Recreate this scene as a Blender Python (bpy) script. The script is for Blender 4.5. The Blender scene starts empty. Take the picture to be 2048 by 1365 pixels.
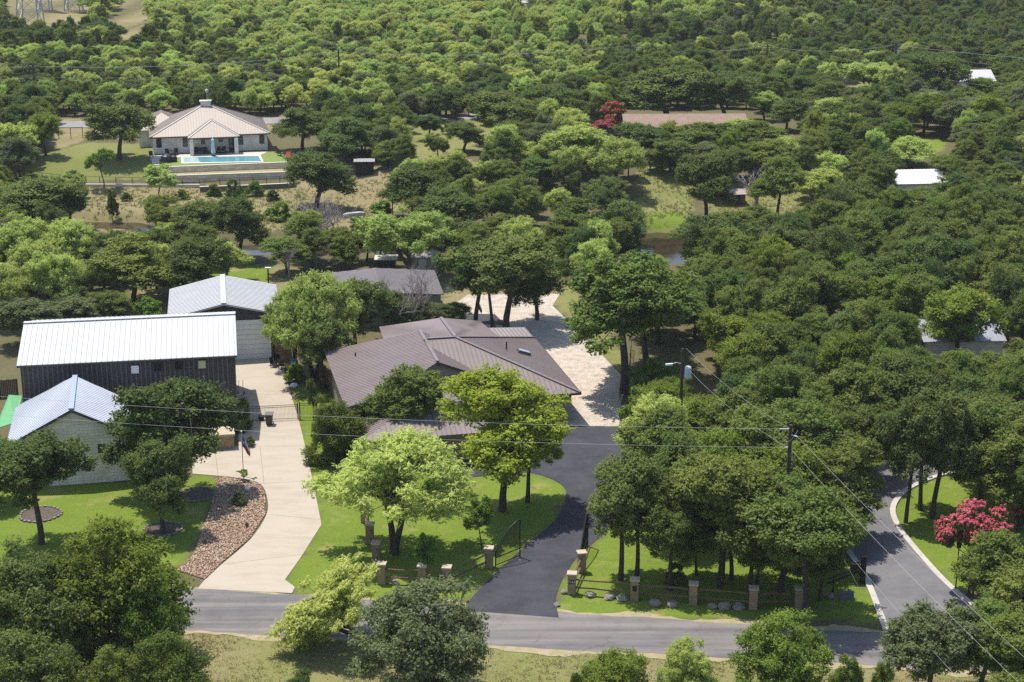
import bpy, math, random
import numpy as np
from mathutils import Vector

# ------------------------------------------------------------------ camera, sky, sun
sc = bpy.context.scene
F = 3400.0; CAMH = 52.0; PITCH = math.atan(1020 / F)
cd = bpy.data.cameras.new("camera"); cam = bpy.data.objects.new("camera", cd)
sc.collection.objects.link(cam); sc.camera = cam
cam.location = (0, 0, CAMH); cam.rotation_euler = (math.pi / 2 - PITCH, 0, 0)
cd.sensor_width = 36; cd.lens = F / 2048 * 36; cd.clip_start = 1; cd.clip_end = 6000
SUNV = Vector((-.26, .24, 1)).normalized()
w = bpy.data.worlds.new("World"); sc.world = w; w.use_nodes = True
nt = w.node_tree; bg = nt.nodes['Background']
sky = nt.nodes.new('ShaderNodeTexSky'); sky.sky_type = 'NISHITA'; sky.sun_disc = False
sky.sun_elevation = math.asin(SUNV.z); sky.sun_rotation = math.atan2(SUNV.x, SUNV.y)
nt.links.new(sky.outputs[0], bg.inputs[0]); bg.inputs[1].default_value = .15
sd = bpy.data.lights.new("sun", 'SUN'); sun = bpy.data.objects.new("sun", sd); sc.collection.objects.link(sun)
sd.energy = 4.1; sd.angle = math.radians(.5); sd.color = (1, .95, .87)
sun.rotation_euler = SUNV.to_track_quat('Z', 'Y').to_euler()
sc.view_settings.view_transform = 'Standard'; sc.view_settings.look = 'None'
sc.view_settings.exposure = .48; sc.view_settings.gamma = 1
sc.render.engine = 'CYCLES'
cy = sc.cycles; cy.max_bounces = 6; cy.diffuse_bounces = 3; cy.transmission_bounces = 4; cy.transparent_max_bounces = 8
cy.use_adaptive_sampling = True; cy.adaptive_threshold = .01; cy.use_denoising = False
col = sc.collection

# ------------------------------------------------------------------ picking places: a pixel of the 2048 px photograph -> a point
CP, SP = math.cos(PITCH), math.sin(PITCH)
def at(u, v, z=0.0):
    a = (u - 1024) / F; b = (682.5 - v) / F
    dy = CP + b * SP; dz = -SP + b * CP; t = (z - CAMH) / dz
    return Vector((a * t, dy * t, z))
def px(p):
    zz = p[2] - CAMH; zc = p[1] * CP - zz * SP; up = p[1] * SP + zz * CP
    return 1024 + F * p[0] / zc, 682.5 - F * up / zc, F / zc
def on_plane(u, v, p0, n):
    a = (u - 1024) / F; b = (682.5 - v) / F
    d = Vector((a, CP + b * SP, -SP + b * CP)); o = Vector((0, 0, CAMH))
    return o + d * ((Vector(p0) - o).dot(n) / d.dot(n))
CX = np.array([-400, -75, -53, -36, -20, 8, 14, 20, 26, 34, 60, 400.])
CYY = np.array([236, 234, 233, 218.5, 219, 219, 219, 220, 221, 225, 230, 240.])
CW = np.array([1.2, 1.2, 1.6, 2.2, 1.5, 1.8, 6, 8.5, 6, 2, 1.5, 1.5])
CRX = np.array([-400, -60, -45, -33, -20, 0, 14, 30, 60, 400.]); CRS = np.array([246, 246, 246.5, 248.5, 240, 236, 236, 238, 244, 250.])
def hz(x, y):
    x = np.asarray(x, float); y = np.asarray(y, float)
    d = y - np.interp(x, CX, CYY); wd = np.interp(x, CX, CW)
    far = np.clip((y - np.interp(x, CRX, CRS)) / 20, 0, 1); far = 3 * far * far * (3 - 2 * far)
    k = np.clip((np.abs(d) - wd) / 5.0, 0, 1); k = k * k * (3 - 2 * k)
    und = 1.6 * np.sin(x * .021 + 1) * np.sin(y * .017) * np.clip((y - 310) / 60, 0, 1)
    return far + und - 2.2 * (1 - k)
def gz(x, y): return float(hz(x, y))
def G(u, v):
    z = 0.0
    for _ in range(40):
        p = at(u, v, z); z = .5 * z + .5 * gz(p.x, p.y)
    return Vector((p.x, p.y, z))
def height_for(base, vtop):
    lo, hi = .3, 40
    for _ in range(30):
        m = (lo + hi) / 2
        if px((base.x, base.y, base.z + m))[1] > vtop: lo = m
        else: hi = m
    return lo
def inpoly(X, Y, poly):
    X = np.asarray(X, float); Y = np.asarray(Y, float); ins = np.zeros(X.shape, bool)
    n = len(poly)
    for i in range(n):
        x1, y1 = poly[i][0], poly[i][1]; x2, y2 = poly[(i + 1) % n][0], poly[(i + 1) % n][1]
        if y1 == y2: continue
        c = ((y1 > Y) != (y2 > Y)) & (X < (x2 - x1) * (Y - y1) / (y2 - y1) + x1)
        ins ^= c
    return ins

# ------------------------------------------------------------------ materials
MATS = {}
def node(t, kind, **k):
    n = t.nodes.new(kind)
    for a, b in k.items():
        if hasattr(n, a): setattr(n, a, b)
        else: n.inputs[a].default_value = b
    return n
def mat(name, c, rough=.8, c2=None, scale=3., metal=0., bump=0., bscale=None, detail=6., spec=.3, stretch=None, contrast=(.35, .65), emis=None):
    if name in MATS: return MATS[name]
    m = bpy.data.materials.new(name); m.use_nodes = True; t = m.node_tree
    b = t.nodes['Principled BSDF']; b.inputs['Roughness'].default_value = rough
    b.inputs['Metallic'].default_value = metal; b.inputs['Specular IOR Level'].default_value = spec
    b.inputs['Base Color'].default_value = (*c, 1)
    tc = t.nodes.new('ShaderNodeTexCoord'); src = tc.outputs['Object']
    if stretch:
        mp = t.nodes.new('ShaderNodeMapping'); mp.inputs['Scale'].default_value = stretch
        t.links.new(src, mp.inputs[0]); src = mp.outputs[0]
    if c2 is not None:
        n = node(t, 'ShaderNodeTexNoise', Scale=scale, Detail=detail, Roughness=.62)
        t.links.new(src, n.inputs['Vector'])
        r = t.nodes.new('ShaderNodeMapRange'); r.inputs[1].default_value = contrast[0]; r.inputs[2].default_value = contrast[1]
        t.links.new(n.outputs[0], r.inputs[0])
        mx = t.nodes.new('ShaderNodeMix'); mx.data_type = 'RGBA'
        mx.inputs[6].default_value = (*c, 1); mx.inputs[7].default_value = (*c2, 1)
        t.links.new(r.outputs[0], mx.inputs[0]); t.links.new(mx.outputs[2], b.inputs['Base Color'])
    if bump:
        n2 = node(t, 'ShaderNodeTexNoise', Scale=bscale or scale * 3, Detail=5.)
        t.links.new(src, n2.inputs['Vector'])
        bp = t.nodes.new('ShaderNodeBump'); bp.inputs['Strength'].default_value = bump; bp.inputs['Distance'].default_value = .05
        t.links.new(n2.outputs[0], bp.inputs['Height']); t.links.new(bp.outputs[0], b.inputs['Normal'])
    MATS[name] = m; return m
def brickmat(name, c1, c2, mortar, bw, bh, off=.5, rough=.9):
    m = bpy.data.materials.new(name); m.use_nodes = True; t = m.node_tree; b = t.nodes['Principled BSDF']
    b.inputs['Roughness'].default_value = rough
    g = t.nodes.new('ShaderNodeNewGeometry'); s = t.nodes.new('ShaderNodeSeparateXYZ'); t.links.new(g.outputs['Position'], s.inputs[0])
    ad = t.nodes.new('ShaderNodeMath'); t.links.new(s.outputs[0], ad.inputs[0]); t.links.new(s.outputs[1], ad.inputs[1])
    cm = t.nodes.new('ShaderNodeCombineXYZ'); t.links.new(ad.outputs[0], cm.inputs[0]); t.links.new(s.outputs[2], cm.inputs[1])
    br = t.nodes.new('ShaderNodeTexBrick'); br.offset = off
    br.inputs['Color1'].default_value = (*c1, 1); br.inputs['Color2'].default_value = (*c2, 1); br.inputs['Mortar'].default_value = (*mortar, 1)
    br.inputs['Scale'].default_value = 1; br.inputs['Brick Width'].default_value = bw; br.inputs['Row Height'].default_value = bh
    br.inputs['Mortar Size'].default_value = .018
    t.links.new(cm.outputs[0], br.inputs['Vector'])
    n = node(t, 'ShaderNodeTexNoise', Scale=.9, Detail=5.); t.links.new(g.outputs['Position'], n.inputs['Vector'])
    mx = t.nodes.new('ShaderNodeMix'); mx.data_type = 'RGBA'; mx.blend_type = 'MULTIPLY'; mx.inputs[0].default_value = .35
    t.links.new(br.outputs[0], mx.inputs[6])
    rp = t.nodes.new('ShaderNodeValToRGB'); rp.color_ramp.elements[0].position = .35; rp.color_ramp.elements[0].color = (.62, .55, .42, 1)
    rp.color_ramp.elements[1].position = .6; rp.color_ramp.elements[1].color = (1, 1, 1, 1)
    t.links.new(n.outputs[0], rp.inputs[0]); t.links.new(rp.outputs[0], mx.inputs[7]); t.links.new(mx.outputs[2], b.inputs['Base Color'])
    MATS[name] = m; return m
def leafmat(name, dark, light, trans=.35):
    m = bpy.data.materials.new(name); m.use_nodes = True; t = m.node_tree
    for n in list(t.nodes): t.nodes.remove(n)
    o = t.nodes.new('ShaderNodeOutputMaterial')
    oi = t.nodes.new('ShaderNodeObjectInfo'); ge = t.nodes.new('ShaderNodeNewGeometry'); tc = t.nodes.new('ShaderNodeTexCoord')
    nz = node(t, 'ShaderNodeTexNoise', Scale=.55, Detail=3.); t.links.new(tc.outputs['Object'], nz.inputs['Vector'])
    a1 = t.nodes.new('ShaderNodeMath'); a1.operation = 'MULTIPLY_ADD'; a1.inputs[1].default_value = .55; t.links.new(ge.outputs['Random Per Island'], a1.inputs[0])
    a0 = t.nodes.new('ShaderNodeMath'); a0.operation = 'MULTIPLY_ADD'; a0.inputs[1].default_value = 1.3; a0.inputs[2].default_value = -.65
    t.links.new(nz.outputs[0], a0.inputs[0]); t.links.new(a0.outputs[0], a1.inputs[2])
    a2 = t.nodes.new('ShaderNodeMath'); a2.operation = 'MULTIPLY_ADD'; a2.inputs[1].default_value = .5; t.links.new(oi.outputs['Random'], a2.inputs[0]); t.links.new(a1.outputs[0], a2.inputs[2])
    a2.use_clamp = True
    mx = t.nodes.new('ShaderNodeMix'); mx.data_type = 'RGBA'; mx.inputs[6].default_value = (*dark, 1); mx.inputs[7].default_value = (*light, 1)
    t.links.new(a2.outputs[0], mx.inputs[0])
    hs = t.nodes.new('ShaderNodeHueSaturation')
    mr = t.nodes.new('ShaderNodeMath'); mr.operation = 'MULTIPLY_ADD'; mr.inputs[1].default_value = .036; mr.inputs[2].default_value = .484
    wn = t.nodes.new('ShaderNodeTexWhiteNoise'); wn.noise_dimensions = '1D'; t.links.new(oi.outputs['Random'], wn.inputs['W'])
    t.links.new(wn.outputs[0], mr.inputs[0]); t.links.new(mr.outputs[0], hs.inputs['Hue'])
    hs.inputs['Saturation'].default_value = 1.06
    t.links.new(mx.outputs[2], hs.inputs['Color'])
    d = t.nodes.new('ShaderNodeBsdfDiffuse'); tr = t.nodes.new('ShaderNodeBsdfTranslucent'); gl = t.nodes.new('ShaderNodeBsdfGlossy')
    gl.inputs['Roughness'].default_value = .45; gl.inputs['Color'].default_value = (1, 1, 1, 1)
    ms = t.nodes.new('ShaderNodeMixShader'); ms.inputs[0].default_value = trans
    m2 = t.nodes.new('ShaderNodeMixShader'); m2.inputs[0].default_value = .006
    t.links.new(hs.outputs[0], d.inputs[0]); t.links.new(hs.outputs[0], tr.inputs[0])
    t.links.new(d.outputs[0], ms.inputs[1]); t.links.new(tr.outputs[0], ms.inputs[2])
    t.links.new(ms.outputs[0], m2.inputs[1]); t.links.new(gl.outputs[0], m2.inputs[2]); t.links.new(m2.outputs[0], o.inputs[0])
    MATS[name] = m; return m

WHITE = mat('white_metal', (.54, .535, .53), .5, (.50, .495, .49), .6, spec=.15)
GALV = mat('galvanised_roof', (.50, .525, .56), .45, (.55, .575, .61), .5)
BROWNM = mat('brown_metal_roof', (.225, .176, .163), .45, (.19, .15, .14), .35)
BROWNC = mat('brown_ridge_cap', (.20, .165, .16), .5)
GREYBR = mat('grey_brown_roof', (.30, .265, .26), .5, (.25, .22, .22), .3)
BEIGE = mat('beige_metal_roof', (.43, .355, .285), .45, (.39, .325, .26), .3)
DKWALL = mat('dark_steel_siding', (.062, .055, .058), .5, (.05, .045, .047), .6)
BLACK = mat('black_metal', (.012, .012, .013), .5)
DARK = mat('dark_opening', (.015, .015, .018), .3)
GLASS = mat('window_glass', (.03, .035, .045), .08, spec=.6)
TAN = mat('tan_stucco', (.33, .29, .225), .9, (.29, .255, .2), .8)
CREAM = mat('cream_paint', (.62, .58, .50), .7, (.56, .52, .45), .7)
DOORW = mat('white_door_panel', (.86, .84, .80), .5, (.83, .81, .77), .5)
WOOD = mat('weathered_wood', (.20, .115, .07), .85, (.13, .08, .05), 5)
FENCEW = mat('cedar_boards', (.26, .15, .08), .85, (.17, .10, .06), 3)
POLEW = mat('pole_wood', (.075, .055, .045), .9, (.045, .035, .03), 4)
BARK = mat('bark', (.085, .07, .055), .95, (.045, .037, .03), 4, bump=.5)
PALEB = mat('pale_dead_wood', (.34, .30, .27), .9, (.17, .14, .12), 5)
REDROOF = mat('red_brown_shingle', (.29, .20, .15), .85, (.23, .16, .12), 1.2)
WIRE = mat('wire_aluminium', (.42, .42, .40), .5)
STEEL = mat('lattice_steel', (.42, .42, .41), .5)
STONEW = brickmat('limestone_block', (.84, .79, .68), (.72, .67, .56), (.52, .47, .38), .75, .26)
STONEP = brickmat('pale_limestone', (.86, .81, .73), (.74, .68, .60), (.60, .55, .48), .42, .2)
STONET = brickmat('terrace_stone', (.86, .73, .57), (.68, .54, .40), (.34, .27, .20), .9, .24)
PILLAR = brickmat('pillar_stone', (.38, .27, .16), (.28, .19, .11), (.25, .20, .15), .34, .2)
CAPST = mat('cap_stone', (.52, .44, .31), .9, (.36, .30, .22), 5, bump=.4)
ROCK = mat('boulder_stone', (.30, .265, .22), .9, (.15, .135, .115), 3, bump=.5)
RED = mat('red_cloth', (.42, .03, .03), .8)
BLUECL = mat('blue_cloth', (.04, .07, .30), .8)
WHITECL = mat('white_cloth', (.75, .75, .76), .8)
PALEBLUE = mat('pale_blue_cloth', (.52, .60, .66), .8)
GREENC = mat('green_canopy', (.10, .30, .13), .7, (.14, .38, .17), 6)
BIN = mat('brown_bin_plastic', (.075, .055, .05), .5)
POOLW = mat('pool_water', (.09, .27, .31), .06, (.14, .34, .37), 1.2, bump=.15, bscale=3, spec=.5)
COPING = mat('pool_coping', (.66, .60, .52), .8, (.58, .53, .46), 3)
TRANSF = mat('transformer_grey', (.45, .50, .55), .4)
CER = mat('ceramic', (.5, .5, .5), .3)

L_OAK = leafmat('oak_leaves', (0.078, 0.123, 0.036), (0.243, 0.302, 0.091), .45)
L_OAKY = leafmat('bright_oak_leaves', (0.124, 0.182, 0.034), (0.326, 0.393, 0.080), .48)
L_ELM = leafmat('elm_leaves', (0.107, 0.154, 0.039), (0.290, 0.342, 0.091), .45)
L_ELMY = leafmat('yellow_green_leaves', (0.190, 0.234, 0.034), (0.474, 0.490, 0.085), .48)
L_MES = leafmat('mesquite_leaves', (0.279, 0.353, 0.097), (0.617, 0.684, 0.217), .48)
L_JUN = leafmat('juniper_leaves', (0.089, 0.128, 0.030), (0.225, 0.268, 0.063), .38)
L_GREY = leafmat('grey_green_leaves', (0.119, 0.154, 0.066), (0.267, 0.302, 0.131), .42)
L_PINK = leafmat('pink_blossom', (0.450, 0.075, 0.120), (0.800, 0.250, 0.320), .4)
L_BUSH = leafmat('bush_leaves', (0.107, 0.182, 0.034), (0.285, 0.388, 0.080), .42)
L_STRAW = leafmat('dry_grass_blades', (0.260, 0.220, 0.110), (0.460, 0.400, 0.210), .3)

# ------------------------------------------------------------------ mesh helpers
ORI = {}
RIBM = {'white_metal': mat('white_rib', (.40, .395, .395), .5), 'galvanised_roof': mat('galvanised_rib', (.46, .48, .52), .5), 'brown_metal_roof': mat('brown_rib', (.14, .108, .102), .5), 'beige_metal_roof': mat('beige_rib', (.32, .275, .24), .5), 'dark_steel_siding': mat('dark_rib', (.10, .09, .092), .45), 'grey_brown_roof': mat('grey_rib', (.21, .185, .18), .5)}  # roof ribs darker than their panels: rib shadow lines painted into the colour
class MB:
    def __init__(s): s.v = []; s.f = []; s.m1 = []
    def add(s, vs, fs):
        n = len(s.v); s.v += [tuple(v) for v in vs]; s.f += [tuple(i + n for i in f) for f in fs]; return s
    def obox(s, c, ax, ay, az):
        c = Vector(c); ax, ay, az = Vector(ax), Vector(ay), Vector(az)
        vs = [c + ax * i + ay * j + az * k for k in (-1, 1) for i, j in ((-1, -1), (1, -1), (1, 1), (-1, 1))]
        return s.add(vs, [(3, 2, 1, 0), (4, 5, 6, 7), (0, 1, 5, 4), (1, 2, 6, 5), (2, 3, 7, 6), (3, 0, 4, 7)])
    def box(s, c, sz, rz=0.):
        a = Vector((math.cos(rz), math.sin(rz), 0)); b = Vector((-a.y, a.x, 0))
        return s.obox(c, a * sz[0] / 2, b * sz[1] / 2, Vector((0, 0, sz[2] / 2)))
    def beam(s, p, q, wd, ht, up=(0, 0, 1)):
        p, q = Vector(p), Vector(q); d = q - p; up = Vector(up)
        if abs(d.normalized().dot(up)) > .97: up = Vector((0, 1, 0))
        a = d.cross(up).normalized(); b = a.cross(d).normalized()
        return s.obox((p + q) / 2, d / 2, a * wd / 2, b * ht / 2)
    def prism(s, poly, z0, z1):
        n = len(poly)
        ar = sum(poly[i][0] * poly[(i + 1) % n][1] - poly[(i + 1) % n][0] * poly[i][1] for i in range(n))
        if ar < 0: poly = poly[::-1]
        vs = [(p[0], p[1], z0) for p in poly] + [(p[0], p[1], z1) for p in poly]
        return s.add(vs, [tuple(range(n))[::-1], tuple(range(n, 2 * n))] + [(i, (i + 1) % n, (i + 1) % n + n, i + n) for i in range(n)])
    def slab(s, pts, th):
        pts = [Vector(p) for p in pts]; n = nrm(pts)
        if n.z < 0: pts = pts[::-1]; n = -n
        k = len(pts); lo = [p - n * th for p in pts]
        return s.add(lo + pts, [tuple(range(k))[::-1], tuple(range(k, 2 * k))] + [(i, (i + 1) % k, (i + 1) % k + k, i + k) for i in range(k)])
    def tube(s, pts, rad, n=6, cap=True):
        pts = [Vector(p) for p in pts]; rings = []
        if not hasattr(rad, '__len__'): rad = [rad] * len(pts)
        base = len(s.v)
        for i, p in enumerate(pts):
            d = (pts[min(i + 1, len(pts) - 1)] - pts[max(i - 1, 0)])
            if d.length < 1e-6: d = Vector((0, 0, 1))
            d.normalize(); a = d.cross(Vector((0.01, 1, 0.02)));
            if a.length < .1: a = d.cross(Vector((1, 0, 0)))
            a.normalize(); b = d.cross(a)
            for k in range(n):
                t = 2 * math.pi * k / n; s.v.append(tuple(p + (a * math.cos(t) + b * math.sin(t)) * rad[i]))
        for i in range(len(pts) - 1):
            for k in range(n):
                s.f.append((base + i * n + k, base + i * n + (k + 1) % n, base + (i + 1) * n + (k + 1) % n, base + (i + 1) * n + k))
        if cap:
            s.f.append(tuple(base + k for k in range(n))[::-1]); s.f.append(tuple(base + (len(pts) - 1) * n + k for k in range(n)))
        return s
    def lathe(s, c, prof, n=12):
        c = Vector(c); b0 = len(s.v)
        for r, z in prof:
            for k in range(n):
                t = 2 * math.pi * k / n; s.v.append((c.x + r * math.cos(t), c.y + r * math.sin(t), c.z + z))
        for i in range(len(prof) - 1):
            for k in range(n): s.f.append((b0 + i * n + k, b0 + i * n + (k + 1) % n, b0 + (i + 1) * n + (k + 1) % n, b0 + (i + 1) * n + k))
        s.f.append(tuple(b0 + k for k in range(n))[::-1]); s.f.append(tuple(b0 + (len(prof) - 1) * n + k for k in range(n)))
        return s
    def ribs(s, pts, d, sp, wd, ht, off=0.):
        f0 = len(s.f); pts = [Vector(p) for p in pts]; n = nrm(pts)
        if n.z < -.01 or (abs(n.z) < .01 and n.y > 0): n = -n
        d = Vector(d); d = (d - n * d.dot(n)).normalized(); p = n.cross(d); o = pts[0]
        co = [((q - o).dot(p), (q - o).dot(d)) for q in pts]; k = len(co)
        lo = min(c[0] for c in co); hi = max(c[0] for c in co); x = lo + sp * .5 + off
        while x < hi:
            hits = []
            for i in range(k):
                a, b = co[i], co[(i + 1) % k]
                if (a[0] > x) != (b[0] > x): hits.append(a[1] + (b[1] - a[1]) * (x - a[0]) / (b[0] - a[0]))
            hits.sort()
            for i in range(0, len(hits) - 1, 2):
                if hits[i + 1] - hits[i] > .15:
                    A = o + p * x + d * (hits[i] + .01); B = o + p * x + d * (hits[i + 1] - .01)
                    s.obox((A + B) / 2 + n * (ht / 2 - .004), (B - A) / 2, p * wd / 2, n * ht / 2)
            x += sp
        s.m1 += range(f0, len(s.f)); return s
    def build(s, name, m, parent=None, smooth=False):
        o = Vector((0, 0, 0))
        if parent is not None: o = ORI.get(parent.name, o)
        me = bpy.data.meshes.new(name)
        vs = np.array(s.v, float).reshape(-1, 3) - np.array(o)
        me.from_pydata([tuple(v) for v in vs], [], s.f); me.materials.append(m)
        if m.name in RIBM and s.m1:
            me.materials.append(RIBM[m.name])
            for i_ in s.m1: me.polygons[i_].material_index = 1
        if smooth: me.polygons.foreach_set('use_smooth', [True] * len(me.polygons))
        me.update()
        ob = bpy.data.objects.new(name, me); col.objects.link(ob)
        if parent is not None: ob.parent = parent; ORI[ob.name] = o
        return ob
def nrm(pts):
    n = Vector((0, 0, 0))
    for i in range(len(pts)):
        a, b = pts[i], pts[(i + 1) % len(pts)]
        n += Vector(((a.y - b.y) * (a.z + b.z), (a.z - b.z) * (a.x + b.x), (a.x - b.x) * (a.y + b.y)))
    return n.normalized()
def empty(name, loc, rz=0.):
    o = bpy.data.objects.new(name, None); col.objects.link(o); o.location = loc; o.rotation_euler.z = rz
    o.empty_display_size = .5; ORI[o.name] = Vector(loc); return o
def tag(o, label=None, cat=None, group=None, kind=None):
    if label: o['label'] = label
    if cat: o['category'] = cat
    if group: o['group'] = group
    if kind: o['kind'] = kind
    return o
def copy_tree(o, parent=None):
    c = o.copy(); col.objects.link(c); c.parent = parent
    for ch in list(o.children): copy_tree(ch, c)
    return c
def numesh(name, V, Fq, m, mats=None, midx=None):
    me = bpy.data.meshes.new(name); me.vertices.add(len(V)); me.vertices.foreach_set('co', np.asarray(V, np.float32).ravel())
    k = Fq.shape[1]; n = len(Fq)
    me.loops.add(n * k); me.loops.foreach_set('vertex_index', Fq.astype(np.int32).ravel())
    me.polygons.add(n); me.polygons.foreach_set('loop_start', np.arange(0, n * k, k, dtype=np.int32))
    me.polygons.foreach_set('loop_total', np.full(n, k, np.int32))
    me.materials.append(m); me.update(calc_edges=True); return me

# ------------------------------------------------------------------ ground
def PW(pts): return [G(u, v) for u, v in pts]
LAWN = [[(-300, 940), (215, 965), (275, 960), (430, 953), (425, 1010), (400, 1070), (353, 1140), (345, 1176), (-300, 1145)],
        [(590, 775), (650, 775), (720, 830), (780, 900), (900, 950), (1060, 945), (1120, 965), (1136, 990), (1110, 1040), (985, 1150), (935, 1196), (720, 1202), (588, 1185), (568, 1160), (640, 1050), (620, 960), (598, 850)],
        [(1118, 1228), (1110, 1195), (1160, 1110), (1215, 1058), (1265, 985), (1400, 960), (1600, 960), (1700, 1075), (1776, 1245)],
        [(1900, 1180), (1830, 1105), (1786, 1050), (1779, 1015), (1850, 956), (2060, 935), (2060, 1080), (1990, 1180)],
        [(1640, 980), (1765, 935), (1870, 912), (1870, 880), (1640, 880)],
        [(45, 352), (110, 300), (180, 285), (310, 290), (340, 335), (345, 352), (60, 370)],
        [(395, 535), (540, 530), (545, 565), (470, 556), (400, 560)], [(1840, 275), (1900, 275), (1890, 300), (1830, 312)],
        [(1285, 425), (1370, 425), (1372, 455), (1290, 450)]]
STRAW = [[(-900, 1225), (370, 1258), (1550, 1316), (2600, 1376), (2600, 1700), (-900, 1700)],
         [(120, 375), (300, 372), (600, 372), (640, 440), (540, 470), (300, 442), (250, 500), (150, 470)],
         [(590, 300), (640, 330), (780, 335), (900, 300), (960, 330), (780, 425), (690, 470), (600, 440)],
         [(820, 228), (970, 228), (1130, 232), (1120, 262), (960, 300), (830, 320)],
         [(1265, 410), (1285, 320), (1400, 320), (1375, 468), (1285, 466)], [(1420, 370), (1700, 370), (1700, 425), (1420, 425)],
         [(270, 580), (350, 560), (350, 640), (260, 640)], [(470, 530), (560, 530), (700, 560), (700, 600), (560, 720), (545, 600)],
         [(0, 60), (30, 20), (100, -60), (180, -60), (165, 60), (60, 75)], [(255, -60), (282, -60), (290, 78), (232, 78), (238, 50)],
         [(80, 262), (80, 238), (560, 232), (900, 228), (900, 252), (560, 262), (200, 270), (110, 300)],
         [(1130, 560), (1100, 600), (1180, 680), (1262, 790), (1290, 780), (1200, 640), (1150, 560)], [(1690, 150), (1900, 150), (1860, 185), (1690, 180)],
         [(890, 570), (1130, 565), (1100, 620), (880, 620)]]
def axis(lo, a, b, hi, st):
    m = list(np.arange(a, b, st)); l, r = [], []
    x, s = a, st
    while x > lo: s *= 1.35; x -= s; l.append(x)
    x, s = m[-1], st
    while x < hi: s *= 1.35; x += s; r.append(x)
    return np.array(l[::-1] + m + r)
gx = axis(-3500, -95, 95, 3500, .9); gy = axis(-800, 88, 330, 4200, .8)
X, Y = np.meshgrid(gx, gy); Z = hz(X, Y)
rngn = np.random.RandomState(4)
Z = Z + (np.sin(X * .9 + Y * .37) * np.sin(Y * .8 - X * .21)) * .02 - .02
V = np.stack([X.ravel(), Y.ravel(), Z.ravel()], 1)
ny, nx = X.shape
i = np.arange(ny - 1)[:, None] * nx + np.arange(nx - 1)[None]
Fq = np.stack([i, i + 1, i + nx + 1, i + nx], -1).reshape(-1, 4)
cov = np.zeros((len(V), 4), np.float32); cov[:, 3] = 1
jx = V[:, 0] + .25 * np.sin(V[:, 1] * 1.7) + .15 * np.sin(V[:, 1] * 4.1); jy = V[:, 1] + .25 * np.sin(V[:, 0] * 1.3 + 1)
for p in LAWN: cov[inpoly(jx, jy, PW(p)), 0] = 1
for p in LAWN[5:6]: cov[inpoly(jx, jy, PW(p)), 0] = .5; cov[inpoly(jx, jy, PW(p)), 1] = .7
for k_, p in enumerate(STRAW):
    q_ = inpoly(jx, jy, PW(p)); cov[q_, 1] = 1
    if k_ == 0: cov[q_, 0] = .22 + .2 * np.sin(V[q_, 0] * .4 + 1)
    if k_ in (3, 4, 5, 11): cov[q_, 0] = np.maximum(cov[q_, 0], .42)
GM = bpy.data.materials.new('ground_cover'); GM.use_nodes = True; t = GM.node_tree; b = t.nodes['Principled BSDF']
b.inputs['Roughness'].default_value = .95; b.inputs['Specular IOR Level'].default_value = .1
at_ = t.nodes.new('ShaderNodeAttribute'); at_.attribute_name = 'cover'
sp = t.nodes.new('ShaderNodeSeparateColor'); t.links.new(at_.outputs['Color'], sp.inputs[0])
geo = t.nodes.new('ShaderNodeNewGeometry')
def nzz(scale, a, bb, det=6.):
    n = node(t, 'ShaderNodeTexNoise', Scale=scale, Detail=det, Roughness=.6); t.links.new(geo.outputs['Position'], n.inputs['Vector'])
    r = t.nodes.new('ShaderNodeMapRange'); r.inputs[1].default_value = a; r.inputs[2].default_value = bb; t.links.new(n.outputs[0], r.inputs[0]); return r.outputs[0]
def mixc(f, A, B, typ='MIX'):
    m = t.nodes.new('ShaderNodeMix'); m.data_type = 'RGBA'; m.blend_type = typ
    for sock, val in ((0, f), (6, A), (7, B)):
        if isinstance(val, tuple): m.inputs[sock].default_value = (*val, 1)
        elif isinstance(val, float): m.inputs[sock].default_value = val
        else: t.links.new(val, m.inputs[sock])
    return m.outputs[2]
big = nzz(.12, .38, .62); mid = nzz(.7, .38, .62); fine = nzz(6., .3, .7, 3.); tiny = nzz(22., .3, .7, 2.)
lawn = mixc(big, (.18, .255, .036), (.265, .325, .060)); lawn = mixc(mid, lawn, (.235, .305, .045)); lawn = mixc(fine, lawn, (.145, .225, .026))
patch = nzz(.33, .56, .70, 8.); lawn = mixc(patch, lawn, (.33, .31, .10)); lit = nzz(1.3, .60, .72, 8.); lawn = mixc(lit, lawn, (.20, .17, .075))
straw = mixc(mid, (.36, .29, .155), (.25, .235, .095)); straw = mixc(big, straw, (.42, .34, .20)); straw = mixc(fine, straw, (.24, .21, .09))
wood = mixc(mid, (.15, .125, .07), (.095, .115, .035)); wood = mixc(fine, wood, (.20, .17, .09))
c = mixc(sp.outputs[1], wood, straw); c = mixc(sp.outputs[0], c, lawn)
c = mixc(.35, c, mixc(tiny, (.55, .55, .55), (1., 1., 1.)), 'MULTIPLY')
t.links.new(c, b.inputs['Base Color'])
bp = t.nodes.new('ShaderNodeBump'); bp.inputs['Strength'].default_value = .6; bp.inputs['Distance'].default_value = .12
t.links.new(tiny, bp.inputs['Height']); t.links.new(bp.outputs[0], b.inputs['Normal'])
me = numesh('ground', V, Fq, GM)
ca = me.color_attributes.new('cover', 'FLOAT_COLOR', 'POINT'); ca.data.foreach_set('color', cov.ravel())
me.polygons.foreach_set('use_smooth', [True] * len(me.polygons))
gr = bpy.data.objects.new('ground', me); col.objects.link(gr); tag(gr, kind='structure')

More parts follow.
